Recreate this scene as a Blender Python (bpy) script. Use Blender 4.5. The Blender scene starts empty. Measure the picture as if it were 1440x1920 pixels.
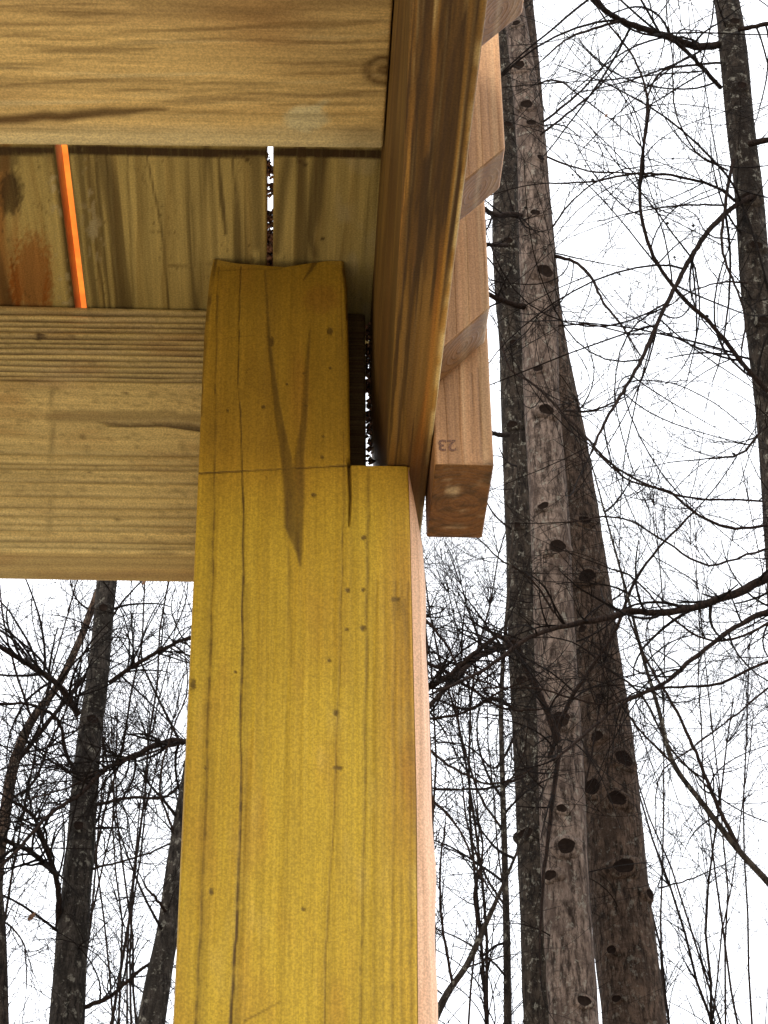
import bpy, math, random
import numpy as np
from mathutils import Vector, noise as mnoise

S = bpy.context.scene
COL = S.collection
random.seed(11)
RNG = np.random.default_rng(5)
rad = math.radians

# ------------------------------------------------------------------ camera
EYE = np.array([0.0, 0.0, 1.6])
F = 3800.0
PITCH, YAW, ROLL = rad(33.2), rad(3.05), rad(0.64)
FW = np.array([math.sin(YAW)*math.cos(PITCH), math.cos(YAW)*math.cos(PITCH), math.sin(PITCH)])
_r = np.array([math.cos(YAW), -math.sin(YAW), 0.0])
_u = np.cross(_r, FW)
RT = math.cos(ROLL)*_r - math.sin(ROLL)*_u
UP = math.cos(ROLL)*_u + math.sin(ROLL)*_r
cd = bpy.data.cameras.new('camera')
cd.sensor_fit = 'VERTICAL'; cd.sensor_height = 24.0; cd.sensor_width = 18.0
cd.lens = 24.0*F/1920.0
cd.clip_start = 0.02; cd.clip_end = 2000
cam = bpy.data.objects.new('camera', cd)
from mathutils import Matrix
M = Matrix(((RT[0], UP[0], -FW[0], EYE[0]), (RT[1], UP[1], -FW[1], EYE[1]), (RT[2], UP[2], -FW[2], EYE[2]), (0, 0, 0, 1)))
cam.matrix_world = M
COL.objects.link(cam); S.camera = cam

# ------------------------------------------------------------------ light
SUN_EL, SUN_AZ = rad(26), rad(205)     # low winter sun behind thin cloud, behind the camera
w = bpy.data.worlds.new('World'); S.world = w; w.use_nodes = True
nt = w.node_tree; nt.nodes.clear()
out = nt.nodes.new('ShaderNodeOutputWorld'); bg = nt.nodes.new('ShaderNodeBackground')
sky = nt.nodes.new('ShaderNodeTexSky'); sky.sky_type = 'NISHITA'; sky.sun_disc = False
sky.sun_elevation = SUN_EL; sky.sun_rotation = SUN_AZ; sky.air_density = 1.0; sky.dust_density = 4.0
tc = nt.nodes.new('ShaderNodeTexCoord')
nz = nt.nodes.new('ShaderNodeTexNoise'); nz.inputs['Scale'].default_value = 2.2; nz.inputs['Detail'].default_value = 4
mr = nt.nodes.new('ShaderNodeMapRange'); mr.inputs[1].default_value = .35; mr.inputs[2].default_value = .65
mr.inputs[3].default_value = .84; mr.inputs[4].default_value = 1.0
mx = nt.nodes.new('ShaderNodeMix'); mx.data_type = 'RGBA'
nt.links.new(tc.outputs['Generated'], nz.inputs['Vector']); nt.links.new(nz.outputs['Fac'], mr.inputs[0])
nt.links.new(mr.outputs[0], mx.inputs[0]); nt.links.new(sky.outputs[0], mx.inputs[6])
mx.inputs[7].default_value = (10.3, 10.5, 11.0, 1)      # the cloud layer
nt.links.new(mx.outputs[2], bg.inputs[0]); bg.inputs[1].default_value = 0.12
nt.links.new(bg.outputs[0], out.inputs[0])
sd = bpy.data.lights.new('sun', 'SUN'); sd.energy = 1.5; sd.angle = rad(14); sd.color = (1, .93, .82)
sun = bpy.data.objects.new('sun', sd); COL.objects.link(sun)
_a = SUN_AZ
_dir = Vector((math.sin(_a)*math.cos(SUN_EL), math.cos(_a)*math.cos(SUN_EL), math.sin(SUN_EL)))
sun.rotation_euler = _dir.to_track_quat('Z', 'Y').to_euler()
S.view_settings.view_transform = 'Standard'; S.view_settings.look = 'None'
S.view_settings.exposure = 0.85; S.view_settings.gamma = 1.0
S.view_settings.use_curve_mapping = False
S.render.engine = 'CYCLES'
S.cycles.max_bounces = 8; S.cycles.diffuse_bounces = 5

# ------------------------------------------------------------------ measuring helpers
def ray(x, y): return FW + RT*(x-720)/F + UP*(960-y)/F
def on_y(x, y, Y):
    d = ray(x, y); return EYE + d*(Y/d[1])
def depth_of(P): return float((np.asarray(P)-EYE) @ FW)
def px(P):
    v = P-EYE; k = v @ FW
    return 720+F*(v @ RT)/k, 960-F*(v @ UP)/k

# ------------------------------------------------------------------ object helpers
def link(name, me, mat=None, parent=None):
    o = bpy.data.objects.new(name, me); COL.objects.link(o)
    if mat is not None:
        for m in (mat if isinstance(mat, (list, tuple)) else [mat]): me.materials.append(m)
    if parent is not None: o.parent = parent
    return o
def tag(o, label, cat, group=None):
    o['label'] = label; o['category'] = cat
    if group: o['group'] = group
    return o
def thing(name, loc, label, cat, group=None):
    o = bpy.data.objects.new(name, None); COL.objects.link(o); o.location = loc; o.empty_display_size = .1
    return tag(o, label, cat, group)
def mesh_np(name, V, Fq, smooth=True):
    me = bpy.data.meshes.new(name)
    V = np.asarray(V, dtype=np.float32); Fq = np.asarray(Fq, dtype=np.int32)
    n = Fq.shape[1]
    me.vertices.add(len(V)); me.vertices.foreach_set('co', V.ravel())
    me.loops.add(Fq.size); me.loops.foreach_set('vertex_index', Fq.ravel())
    me.polygons.add(len(Fq)); me.polygons.foreach_set('loop_start', np.arange(0, Fq.size, n, dtype=np.int32))
    if smooth: me.polygons.foreach_set('use_smooth', np.ones(len(Fq), dtype=bool))
    me.update(calc_edges=True); me.validate()
    return me

# ------------------------------------------------------------------ node expression helper
class E:
    def __init__(s, t, k): s.t = t; s.k = k
    def m(s, op, b=None, c=None, clamp=False):
        n = s.t.nodes.new('ShaderNodeMath'); n.operation = op; n.use_clamp = clamp
        for i, v in enumerate((s, b, c)):
            if v is None: continue
            if isinstance(v, E): s.t.links.new(v.k, n.inputs[i])
            else: n.inputs[i].default_value = v
        return E(s.t, n.outputs[0])
    def __add__(s, b): return s.m('ADD', b)
    __radd__ = __add__
    def __sub__(s, b): return s.m('SUBTRACT', b)
    def __mul__(s, b): return s.m('MULTIPLY', b)
    __rmul__ = __mul__
    def step(s, a, b, lo=0., hi=1.):
        n = s.t.nodes.new('ShaderNodeMapRange'); n.interpolation_type = 'SMOOTHSTEP'
        s.t.links.new(s.k, n.inputs[0])
        for i, v in zip((1, 2, 3, 4), (a, b, lo, hi)): n.inputs[i].default_value = v
        return E(s.t, n.outputs[0])
def vec(t, x, y, z):
    n = t.nodes.new('ShaderNodeCombineXYZ')
    for i, v in enumerate((x, y, z)):
        if isinstance(v, E): t.links.new(v.k, n.inputs[i])
        else: n.inputs[i].default_value = v
    return E(t, n.outputs[0])
def noi(t, v, scale=1., detail=3., rough=.55):
    n = t.nodes.new('ShaderNodeTexNoise'); n.inputs['Scale'].default_value = scale
    n.inputs['Detail'].default_value = detail; n.inputs['Roughness'].default_value = rough
    t.links.new(v.k, n.inputs['Vector']); return E(t, n.outputs['Fac'])
def mixc(t, f, a, b):
    n = t.nodes.new('ShaderNodeMix'); n.data_type = 'RGBA'
    if isinstance(f, E): t.links.new(f.k, n.inputs[0])
    else: n.inputs[0].default_value = f
    for i, c in ((6, a), (7, b)):
        if isinstance(c, E): t.links.new(c.k, n.inputs[i])
        else: n.inputs[i].default_value = (*c, 1)
    return E(t, n.outputs[2])
def new_mat(name):
    m = bpy.data.materials.new(name); m.use_nodes = True
    t = m.node_tree; b = t.nodes['Principled BSDF']
    return m, t, b
def bump(t, b, h, strength, dist):
    n = t.nodes.new('ShaderNodeBump'); n.inputs['Strength'].default_value = strength; n.inputs['Distance'].default_value = dist
    t.links.new(h.k, n.inputs['Height']); t.links.new(n.outputs[0], b.inputs['Normal'])

def wood(name, axis, base, late, blot, pith=(.2, .3), spacing=.006, klate=.5, kblot=.5, dark=(.06, .035, .012),
         warm=(.36, .14, .03), pale=(.66, .56, .36), rough=.62, seed=0., wav=1., stk=1.):
    """solid wood: rings round a pith line, fibres along the axis, painted-on stains and some shade come in by the 'mark' attribute"""
    m, t, b = new_mat(name)
    n = t.nodes.new('ShaderNodeTexCoord'); sp = t.nodes.new('ShaderNodeSeparateXYZ')
    t.links.new(n.outputs['Object'], sp.inputs[0])
    c = [E(t, sp.outputs[i]) for i in range(3)]
    a = c[axis]; o1 = c[(axis+1) % 3]; o2 = c[(axis+2) % 3]
    low = noi(t, vec(t, a*1.6+seed, o1*7, o2*7), 1, 2)-.5
    mid = noi(t, vec(t, a*7+seed*2, o1*38, o2*38), 1, 3)-.5
    d1 = o1-pith[0]; d2 = o2-pith[1]
    rr = (d1*d1+d2*d2).m('SQRT') + low*(.035*wav) + mid*(.0035*wav)
    rr = rr + (noi(t, vec(t, rr*90+seed, .3, .7), 1, 1)-.5)*.006
    ring = (rr*(1/spacing)).m('FRACT')
    lt = ring.step(.45, .88)*ring.step(.9, 1., 1., 0.)
    rv = noi(t, vec(t, rr*60+seed*3, 2.3, 1.7), 1, 2).step(.35, .65, .25, 1.)
    fib = noi(t, vec(t, a*14+seed, o1*520, o2*520), 1, 3, .65)
    fib2 = noi(t, vec(t, a*3+seed, o1*130, o2*130), 1, 4, .6)
    blt = noi(t, vec(t, a*5+seed*4, o1*16, o2*16), 1, 4).step(.42, .66)
    col = mixc(t, lt*rv*klate, base, late)
    col = mixc(t, blt*kblot, col, blot)
    at = t.nodes.new('ShaderNodeAttribute'); at.attribute_name = 'mark'
    s2 = t.nodes.new('ShaderNodeSeparateColor'); t.links.new(at.outputs['Color'], s2.inputs[0])
    mk = [E(t, s2.outputs[i]) for i in range(3)]
    col = mixc(t, mk[1], col, warm)
    col = mixc(t, mk[2], col, pale)
    col = mixc(t, (mk[0]*(fib*.7+.65)).m('MINIMUM', 1.), col, dark)
    grn = noi(t, vec(t, c[0]*800, c[1]*800, c[2]*800), 1, 2)
    mul = fib.step(.25, .8, .86, 1.1)*fib2.step(.3, .75, 1-.2*stk, 1+.13*stk)*grn.step(.3, .7, .8, 1.16)
    n3 = t.nodes.new('ShaderNodeMix'); n3.data_type = 'RGBA'; n3.blend_type = 'MULTIPLY'; n3.inputs[0].default_value = 1
    t.links.new(col.k, n3.inputs[6]); t.links.new(mul.k, n3.inputs[7])
    t.links.new(n3.outputs[2], b.inputs['Base Color'])
    b.inputs['Roughness'].default_value = rough; b.inputs['Specular IOR Level'].default_value = .3
    bump(t, b, fib*.5+fib2*.5+lt*.7-mk[0]*1.2, .45, .0009)
    return m

# ------------------------------------------------------------------ value noise in numpy
def vn(x, y, seed=0):
    x = np.asarray(x, float); y = np.asarray(y, float)
    xi = np.floor(x).astype(np.int64); yi = np.floor(y).astype(np.int64)
    fx = x-xi; fy = y-yi; fx = fx*fx*(3-2*fx); fy = fy*fy*(3-2*fy)
    def h(a, b):
        v = np.sin(a*127.1+b*311.7+seed*74.7)*43758.5453
        return v-np.floor(v)
    return (h(xi, yi)*(1-fx)+h(xi+1, yi)*fx)*(1-fy)+(h(xi, yi+1)*(1-fx)+h(xi+1, yi+1)*fx)*fy
def fbm(x, y, o=4, seed=0):
    s = 0; a = .5
    for i in range(o): s = s+a*vn(x*2**i, y*2**i, seed+i); a *= .5
    return s
def sst(a, b, x):
    t = np.clip((x-a)/(b-a), 0, 1); return t*t*(3-2*t)
def stroke(X, Y, pts, soft=1.2):
    """pts: (x, y, half width); returns 1 on the line, 0 away from it"""
    r = np.zeros_like(X)
    for (x0, y0, w0), (x1, y1, w1) in zip(pts[:-1], pts[1:]):
        dx, dy = x1-x0, y1-y0
        t = np.clip(((X-x0)*dx+(Y-y0)*dy)/(dx*dx+dy*dy+1e-9), 0, 1)
        d = np.hypot(X-x0-t*dx, Y-y0-t*dy); ww = w0+(w1-w0)*t
        r = np.maximum(r, 1-sst(ww-soft, ww+soft*1.6, d))
    return r
def spot(X, Y, x, y, rx, ry=None):
    ry = ry or rx
    d = np.hypot((X-x)/rx, (Y-y)/ry) + .5*(vn(X/3, Y/3, 9)-.5)
    return 1-sst(.6, 1.25, d)

# ------------------------------------------------------------------ boards
def lattice(L, step, r):
    n = max(2, int(round((L-2*r)/step))+1)
    core = np.linspace(r, L-r, n)
    e = np.array([0, .35*r, .7*r])
    return np.concatenate([e, core, L-e[::-1]])
def board(name, lo, hi, mat, parent=None, step=.01, r=.002, fine=(), paint=None, disp=None, rot=0., bend=None):
    """a rounded board from corner lo to corner hi (metres), its own origin at its centre;
    fine: faces meshed finely, paint(X, Y, P, N) -> marks, disp(X, Y, P, N) -> height"""
    lo = np.array(lo, float); hi = np.array(hi, float); L = hi-lo; c = (lo+hi)/2
    Vs, Fs, Ns, off = [], [], [], 0
    for ax in range(3):
        for sg in (0, 1):
            u, v = (ax+1) % 3, (ax+2) % 3
            key = ('-' if sg == 0 else '+')+'xyz'[ax]
            st = fine[key] if key in fine else step
            if not isinstance(st, tuple): st = (st, st, st)
            gu = lattice(L[u], st[u], r); gv = lattice(L[v], st[v], r)
            U_, V_ = np.meshgrid(gu, gv, indexing='ij')
            P = np.zeros(U_.shape+(3,)); P[..., u] = U_; P[..., v] = V_; P[..., ax] = sg*L[ax]
            inner = np.clip(P, r, L-r); d = P-inner
            ln = np.linalg.norm(d, axis=-1, keepdims=True); N = d/np.maximum(ln, 1e-9)
            P = inner+N*r
            a, b_ = U_.shape
            idx = np.arange(a*b_).reshape(a, b_)
            q = np.stack([idx[:-1, :-1], idx[1:, :-1], idx[1:, 1:], idx[:-1, 1:]], -1).reshape(-1, 4)
            if sg == 0: q = q[:, ::-1]
            Vs.append(P.reshape(-1, 3)); Ns.append(N.reshape(-1, 3)); Fs.append(q+off); off += a*b_
    V = np.concatenate(Vs); N = np.concatenate(Ns); Fq = np.concatenate(Fs)
    P = V-L/2
    if bend is not None: P = bend(P)
    cr, sr = math.cos(rot), math.sin(rot)
    W = P.copy(); W[:, 0] = P[:, 0]*cr-P[:, 1]*sr; W[:, 1] = P[:, 0]*sr+P[:, 1]*cr
    W = W+c+np.array([0, 0, EYE[2]])
    X, Y = px(W)
    if disp is not None: P = P+N*np.asarray(disp(X, Y, W-EYE, N))[:, None]
    me = mesh_np(name, P, Fq)
    mk = np.zeros((len(P), 4), np.float32); mk[:, 3] = 1
    if paint is not None:
        mk[:, :3] = np.clip(np.stack(paint(X, Y, W-EYE, N), -1), 0, 1)
    at = me.color_attributes.new('mark', 'FLOAT_COLOR', 'POINT'); at.data.foreach_set('color', mk.ravel())
    o = link(name, me, mat, parent)
    o.location = c+np.array([0, 0, EYE[2]]); o.rotation_euler = (0, 0, rot)
    return o

# wood of each member ------------------------------------------------------
m_post = wood('post_wood', 2, (.55, .385, .034), (.34, .20, .014), (.43, .275, .02), pith=(.25, .09), spacing=.022, klate=.22, kblot=.5,
              dark=(.10, .06, .012), warm=(.42, .20, .03), pale=(.64, .47, .12), seed=1.3, stk=.4)
m_postside = wood('sky_lit_side_wood', 2, (.80, .52, .34), (.62, .33, .17), (.74, .46, .26), pith=(.05, .2), spacing=.004, klate=.5, seed=3.3)  # paler wood for the post's right side, sky light painted into its colour
m_beam = wood('beam_wood', 0, (.78, .66, .30), (.42, .30, .10), (.58, .48, .22), pith=(.3, .02), spacing=.009, klate=.35, kblot=.45,
              dark=(.09, .055, .03), pale=(.70, .58, .34), seed=5.1)
m_plank = wood('plank_wood', 0, (.80, .64, .29), (.38, .25, .09), (.42, .31, .15), pith=(-.01, .04), spacing=.012, klate=.55, kblot=.6,
               dark=(.13, .08, .03), pale=(.74, .72, .46), seed=8.4, wav=.7)
m_deck = wood('deck_wood', 1, (.54, .46, .18), (.25, .17, .05), (.38, .32, .12), pith=(.03, .02), spacing=.011, klate=.5, kblot=.5,
              dark=(.05, .03, .012), warm=(.30, .11, .02), pale=(.5, .46, .28), seed=2.2)
m_rim = wood('rim_wood', 1, (.42, .27, .065), (.075, .035, .010), (.15, .075, .02), pith=(.008, .01), spacing=.0042, klate=.85, kblot=.8,
             dark=(.055, .03, .01), warm=(.36, .15, .02), pale=(.62, .50, .23), seed=6.6, wav=.5)
m_bal = wood('baluster_wood', 2, (.49, .285, .14), (.31, .15, .06), (.38, .205, .09), pith=(.03, .02), spacing=.005, klate=.45, kblot=.5,
             dark=(.10, .06, .03), pale=(.66, .48, .26), seed=4.7)
m_end = wood('cut_end_wood', 2, (.22, .105, .032), (.12, .05, .015), (.17, .085, .025), pith=(0, 0), spacing=.004, seed=7.7)
m_stain, t, b = new_mat('weathered_edge')
n = t.nodes.new('ShaderNodeTexCoord')
f = noi(t, E(t, n.outputs['Object']), 60, 3)
c = mixc(t, f.step(.35, .65), (.42, .20, .12), (.28, .14, .08)); t.links.new(c.k, b.inputs['Base Color']); b.inputs['Roughness'].default_value = .4

# ------------------------------------------------------------------ ground
def ground():
    N = 90; g = np.linspace(-1, 1, N); g = np.sign(g)*np.abs(g)**2.2*400
    X, Y = np.meshgrid(g, g, indexing='ij')
    Z = (fbm(X*.05+7, Y*.05, 3)-.45)*1.2*sst(3, 25, np.hypot(X, Y))
    V = np.stack([X, Y, Z], -1).reshape(-1, 3); i = np.arange(N*N).reshape(N, N)
    q = np.stack([i[:-1, :-1], i[1:, :-1], i[1:, 1:], i[:-1, 1:]], -1).reshape(-1, 4)
    m, t, b = new_mat('leaf_litter')
    tc = t.nodes.new('ShaderNodeTexCoord'); p = E(t, tc.outputs['Object'])
    a = noi(t, p, 9, 6, .7); c = noi(t, p, .6, 3)
    col = mixc(t, a.step(.3, .7), (.24, .15, .08), (.46, .34, .21)); col = mixc(t, c.step(.45, .62)*.5, col, (.42, .38, .3))
    t.links.new(col.k, b.inputs['Base Color']); b.inputs['Roughness'].default_value = .95
    bump(t, b, a, .8, .05)
    o = link('ground', mesh_np('ground', V, q), m); o['kind'] = 'structure'
ground()

# ------------------------------------------------------------------ the deck frame
def edge(px_, w=2): return w
# -- corner post
def paint_post(X, Y, P, N):
    wob = 3*(vn(Y/60, X*0, 3)-.5)
    x = X+wob
    D = np.zeros_like(X)
    def s(k, pts, soft=1.2, q=None):
        nonlocal D
        v = stroke(x if q is None else X, Y, pts, soft)*k
        v = v*((.65+.7*vn(Y/17, X/40, 7)) if q is None or q == 1 else (.8+.4*fbm(X/9, Y/60, 3, 7))); D = np.maximum(D, v)
    s(.5, [(410, 500, 1.2), (405, 700, 1.5), (402, 880, 1.5), (398, 1100, 2), (392, 1300, 2.5), (385, 1500, 2.5), (374, 1800, 2.5), (366, 1920, 2.5)], 1.8)
    s(.22, [(400, 900, 6), (390, 1300, 7), (372, 1920, 7)], 6)
    s(.75, [(452, 500, 1), (447, 700, 1), (454, 885, 1), (456, 1000, 1.6), (453, 1300, 1.5), (449, 1600, 2), (440, 1800, 2.5), (431, 1920, 2.5)])
    s(.2, [(462, 1100, 5), (456, 1600, 6), (440, 1920, 6)], 5)
    s(.6, [(497, 505, 1.2), (505, 640, 3), (514, 720, 5), (524, 790, 7), (537, 860, 10), (545, 930, 12), (548, 985, 14), (561, 1035, 5), (563, 1060, 1)], 3, 2)
    s(.55, [(581, 620, 1.5), (575, 700, 4), (570, 790, 6), (561, 860, 9), (560, 930, 10), (556, 985, 12), (562, 1040, 4)], 3, 2)
    s(.48, [(553, 880, 12), (551, 975, 16)], 5, 2); D = D*1.3
    s(.95, [(366, 888, 1.1), (520, 880, 1.2), (657, 873, 1.1)], .9, 1)
    s(.5, [(641, 500, 1), (643, 800, 1), (645, 900, 1.2), (640, 1100, 1), (636, 1300, 1), (628, 1450, 1), (622, 1600, 1.2), (612, 1750, 1.3), (608, 1920, 1.3)])
    s(.95, [(654, 872, 2.2), (656, 930, 2), (654, 980, .6)])
    s(.45, [(691, 880, 2), (688, 1100, 2.4), (687, 1300, 2.2), (683, 1500, 2), (680, 1700, 2.5), (675, 1920, 2.5)], 2)
    for x0, x1, k in ((706, 701, .25), (722, 718, .22), (741, 735, .4), (752, 752, .25), (764, 772, .42)):
        s(k, [(x0, 1090, 1.5), (x0+(x1-x0)*.5, 1500, 2), (x1, 1920, 2)], 2.5)
    s(.35, [(760, 1150, 3), (772, 1400, 5), (778, 1560, 4), (784, 1650, 2)], 3)
    s(.25, [(540, 1000, 2), (545, 1250, 2)], 3); s(.15, [(480, 1000, 3), (490, 1900, 3)], 4)
    s(.3, [(590, 1750, 1), (585, 1830, 1)]); s(.4, [(405, 640, 1), (440, 632, 1), (480, 628, .8)])
    s(.45, [(470, 688, 1), (455, 712, 1), (440, 745, 1), (437, 755, 3)]); s(.35, [(400, 715, 1), (440, 722, 1)])
    s(.6, [(458, 1914, 1.5), (490, 1898, 1.6), (524, 1878, 1)])
    s(.65, [(404, 486, 3), (396, 540, 4), (388, 600, 4), (382, 680, 3), (377, 780, 2)], 2)
    s(.5, [(405, 508, 1.5), (470, 504, 1.5), (520, 505, 1.5), (560, 490, 1.2), (590, 482, 1.2)])
    s(.7, [(570, 525, 1), (583, 505, 3), (590, 490, 5)]); s(.8, [(640, 480, 2), (650, 540, 4), (652, 600, 2)])
    for a in ((619, 621, 6, 9), (509, 641, 6, 10), (494, 763, 4, 4), (427, 770, 3, 3), (604, 857, 4, 4), (588, 928, 5, 4), (682, 1008, 5, 5),
              (652, 1107, 5, 5), (681, 1106, 4, 4), (681, 1178, 6, 6), (650, 1180, 4, 3), (617, 1239, 4, 4), (630, 1336, 6, 6), (633, 1440, 10, 4),
              (742, 1124, 10, 6), (362, 1284, 6, 12), (396, 1672, 5, 8), (457, 1216, 3, 3), (385, 1440, 3, 5), (570, 700, 3, 3), (573, 762, 4, 4),
              (538, 720, 3, 3), (545, 930, 4, 4), (606, 818, 3, 3), (442, 1260, 3, 3), (619, 690, 3, 3), (568, 1705, 5, 4)):
        D = np.maximum(D, spot(X, Y, *a)*.85)
    D = np.maximum(D, (sst(730, 740, X)*(1-sst(760, 766, X))*sst(1118, 1126, Y)*(1-sst(1140, 1185, Y)))*.4)
    D = np.maximum(D, sst(.74, .9, vn(X/4, Y/4.6, 31)*.7+.3*vn(X/2, Y/2, 3))*.3*sst(.4, .8, vn(X/60, Y/60, 5)))
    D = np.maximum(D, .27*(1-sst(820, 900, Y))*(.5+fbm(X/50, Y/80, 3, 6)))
    front = (N[:, 1] < -.8)
    D = np.where(front, D, .15)
    top = 1-sst(484, 500, Y+6*np.sin(X/40))
    G = sst(680, 770, X)*.55*sst(860, 1100, Y)*(1-sst(1500, 1700, Y)*.6)+spot(X, Y, 603, 560, 34, 28)*.35
    G = G+.28*sst(.5, .75, fbm(X/70, Y/240, 3, 2))+.25*(1-sst(860, 1000, Y))
    B = top*.4+.3*sst(.55, .75, fbm(X/50, Y/150, 3, 8))*sst(1000, 1500, Y)
    return D, np.where(front, G, .3), B
def post():
    root = thing('deck_post', (0.01, 1.18, 0), 'yellowish square timber corner post with notched top and dark drip stain', 'post')
    base = np.array(root.location)
    # outline of the front leaf, x limits as a function of height (metres, above the eye)
    zs = [-1.6, .20, .3834, .5226, .7092, .7584, .7655, .80, .8772, .925, .9424]
    xl = [-.0615, -.062, -.0625, -.0630, -.0634, -.0636, -.0636, -.0640, -.0643, -.0625, -.0604]
    def grid(z0, z1, xr_fn, nz, nx):
        Z = np.linspace(z0, z1, nz); T = np.linspace(0, 1, nx)
        ZZ, TT = np.meshgrid(Z, T, indexing='ij')
        XL = np.interp(ZZ, zs, xl); XR = xr_fn(ZZ)
        return XL+(XR-XL)*TT, ZZ, TT
    Vs, Fs, Ns, MI, off = [], [], [], [], 0
    def add(P, flip, mi, N):
        nonlocal off
        a, b_ = P.shape[:2]; idx = np.arange(a*b_).reshape(a, b_)
        q = np.stack([idx[:-1, :-1], idx[1:, :-1], idx[1:, 1:], idx[:-1, 1:]], -1).reshape(-1, 4)
        if flip: q = q[:, ::-1]
        Vs.append(P.reshape(-1, 3)); Fs.append(q+off); MI.append(np.full(len(q), mi)); off += a*b_
        Ns.append(np.tile(np.array(N, float), (a*b_, 1)))
    Y0, Y1 = 1.113, 1.166
    sh = .7660        # shoulder height
    xr_low = lambda z: np.interp(z, [-1.6, .38, .5226, .72, .766], [.0755, .0757, .0775, .0768, .0762])
    rightT = lambda z: np.interp(z, [.7, .766, .80, .8428, .92, .9424], [.0372, .0372, .0368, .0365, .0350, .0327])
    def front(z0, z1, xr, nz, nx):
        X, Z, T = grid(z0, z1, xr, nz, nx)
        if z1 > .9:     # the sawn, wavy top of the tongue
            k = (Z-z0)/(z1-z0)
            topz = np.interp(X, [-.061, -.045, -.03, -.01, .005, .02, .034], [.9425, .9385, .9375, .936, .9395, .9425, .9435])
            Z = z0+(topz-z0)*k
        e = np.minimum(T, 1-T)*(xr(Z)-np.interp(Z, zs, xl)); rr = .0025
        P = np.stack([X, np.full_like(X, Y0), Z], -1)
        P[..., 1] += np.where(e < rr, rr-np.sqrt(np.maximum(rr*rr-(rr-e)**2, 0)), 0)
        XX, YY = px(P.reshape(-1, 3)+EYE)
        g = stroke(XX, YY, [(366, 888, 1.2), (520, 880, 1.3), (657, 873, 1.2)], .9) if z1 > .8 or z0 > .5 else 0
        crack = stroke(XX, YY, [(654, 860, 2.4), (656, 930, 2), (654, 985, .5)], 1)
        grain = (fbm(X*450, Z*9, 3, 4)-.45)*.0005
        P[..., 1] += (np.asarray(g)*.003+crack*.004).reshape(X.shape) + grain if not np.isscalar(g) else crack.reshape(X.shape)*.004+grain
        add(P, True, 0, (0, -1, 0))
        return P
    def side(xf, z0, z1, y0, y1, nz, flip, mi, N):
        Z = np.linspace(z0, z1, nz); T = np.linspace(0, 1, 6)
        ZZ, TT = np.meshgrid(Z, T, indexing='ij')
        P = np.stack([xf(ZZ), y0+(y1-y0)*TT, ZZ], -1); add(P, flip, mi, N)
    left = lambda z: np.interp(z, zs, xl)
    front(-1.6, .15, xr_low, 60, 60); front(.15, sh, xr_low, 620, 170)
    front(sh, .9424, rightT, 190, 120)
    side(left, -1.6, .9424, Y0+.0025, Y1, 200, False, 0, (-1, 0, 0))
    side(rightT, sh, .9435, Y0+.0025, Y1, 60, True, 0, (1, 0, 0))
    # wane along the right arris: its sky-lit side painted as paler wood, dying out at the shoulder
    Z = np.linspace(-1.6, sh, 420); T = np.linspace(0, 1, 10); ZZ, TT = np.meshgrid(Z, T, indexing='ij')
    wv = np.interp(ZZ, [-1.6, .38, .52, .60, .6800, .7092, .745, .766], [.0125, .0118, .0112, .0103, .0100, .0092, .0045, .0008])
    wv = wv*(1+.22*(vn(ZZ*25, ZZ*0, 3)-.5)*sst(.766, .6, ZZ))
    X = xr_low(ZZ)-.0004+wv*np.sin(TT*math.pi/2*.96); Yy = Y0+.0006+.013*(1-np.cos(TT*math.pi/2))+TT*.001
    add(np.stack([X, Yy, ZZ], -1), True, 1, (.7, -.7, 0))
    xo = lambda z: xr_low(z)-.0004+np.interp(z, [-1.6, .38, .52, .60, .68, .7092, .745, .766], [.0125, .0118, .0112, .0103, .01, .0092, .0045, .0008])*.998
    side(xo, -1.6, sh, Y0+.0146, Y1, 120, True, 1, (1, 0, 0))
    # shoulder, tongue top
    for (x0, x1, z, y1) in ((.0372, .0770, sh, Y1), (-.0604, .0327, .9424, Y1)):
        A, B = np.meshgrid(np.linspace(x0, x1, 12), np.linspace(Y0+.001, y1, 8), indexing='ij')
        zt = np.full_like(A, z)
        if z > .9: zt = np.interp(A, [-.061, -.045, -.03, -.01, .005, .02, .034], [.9425, .9385, .9375, .936, .9395, .9425, .9435])
        add(np.stack([A, B, zt], -1), False, 0, (0, 0, 1))
    # back of the leaf above the block
    A, B = np.meshgrid(np.linspace(-.0635, .037, 8), np.linspace(.70, .942, 20), indexing='ij')
    add(np.stack([A, np.full_like(A, Y1), B], -1), True, 0, (0, 1, 0))
    # the full-section block behind the leaf, up to the beam
    for (xa, xb, ya, yb, za, zb) in ((-.061, .0845, Y1-.002, 1.253, -1.6, .7265),):
        c8 = [(xa, ya), (xb, ya), (xb, yb), (xa, yb)]
        for i in range(4):
            p, q_ = c8[i], c8[(i+1) % 4]
            TT, ZZ = np.meshgrid(np.linspace(0, 1, 6), np.linspace(za, zb, 40), indexing='ij')
            add(np.stack([p[0]+(q_[0]-p[0])*TT, p[1]+(q_[1]-p[1])*TT, ZZ], -1), False, 1 if i == 1 else 0, (0, 1, 0))
        A, B = np.meshgrid(np.linspace(xa, xb, 5), np.linspace(ya, yb, 5), indexing='ij')
        add(np.stack([A, B, np.full_like(A, zb)], -1), False, 0, (0, 0, 1))
    V = np.concatenate(Vs); N = np.concatenate(Ns); X, Y = px(V+EYE)
    D, G, B = paint_post(X, Y, V, N)
    me = mesh_np('timber', V+EYE-base, np.concatenate(Fs))
    mk = np.ones((len(V), 4), np.float32); mk[:, 0] = np.clip(D, 0, 1); mk[:, 1] = np.clip(G, 0, 1); mk[:, 2] = np.clip(B, 0, 1)
    side_ = N[:, 0] > .6; mk[side_, :3] = mk[side_, :3]*0
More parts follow.
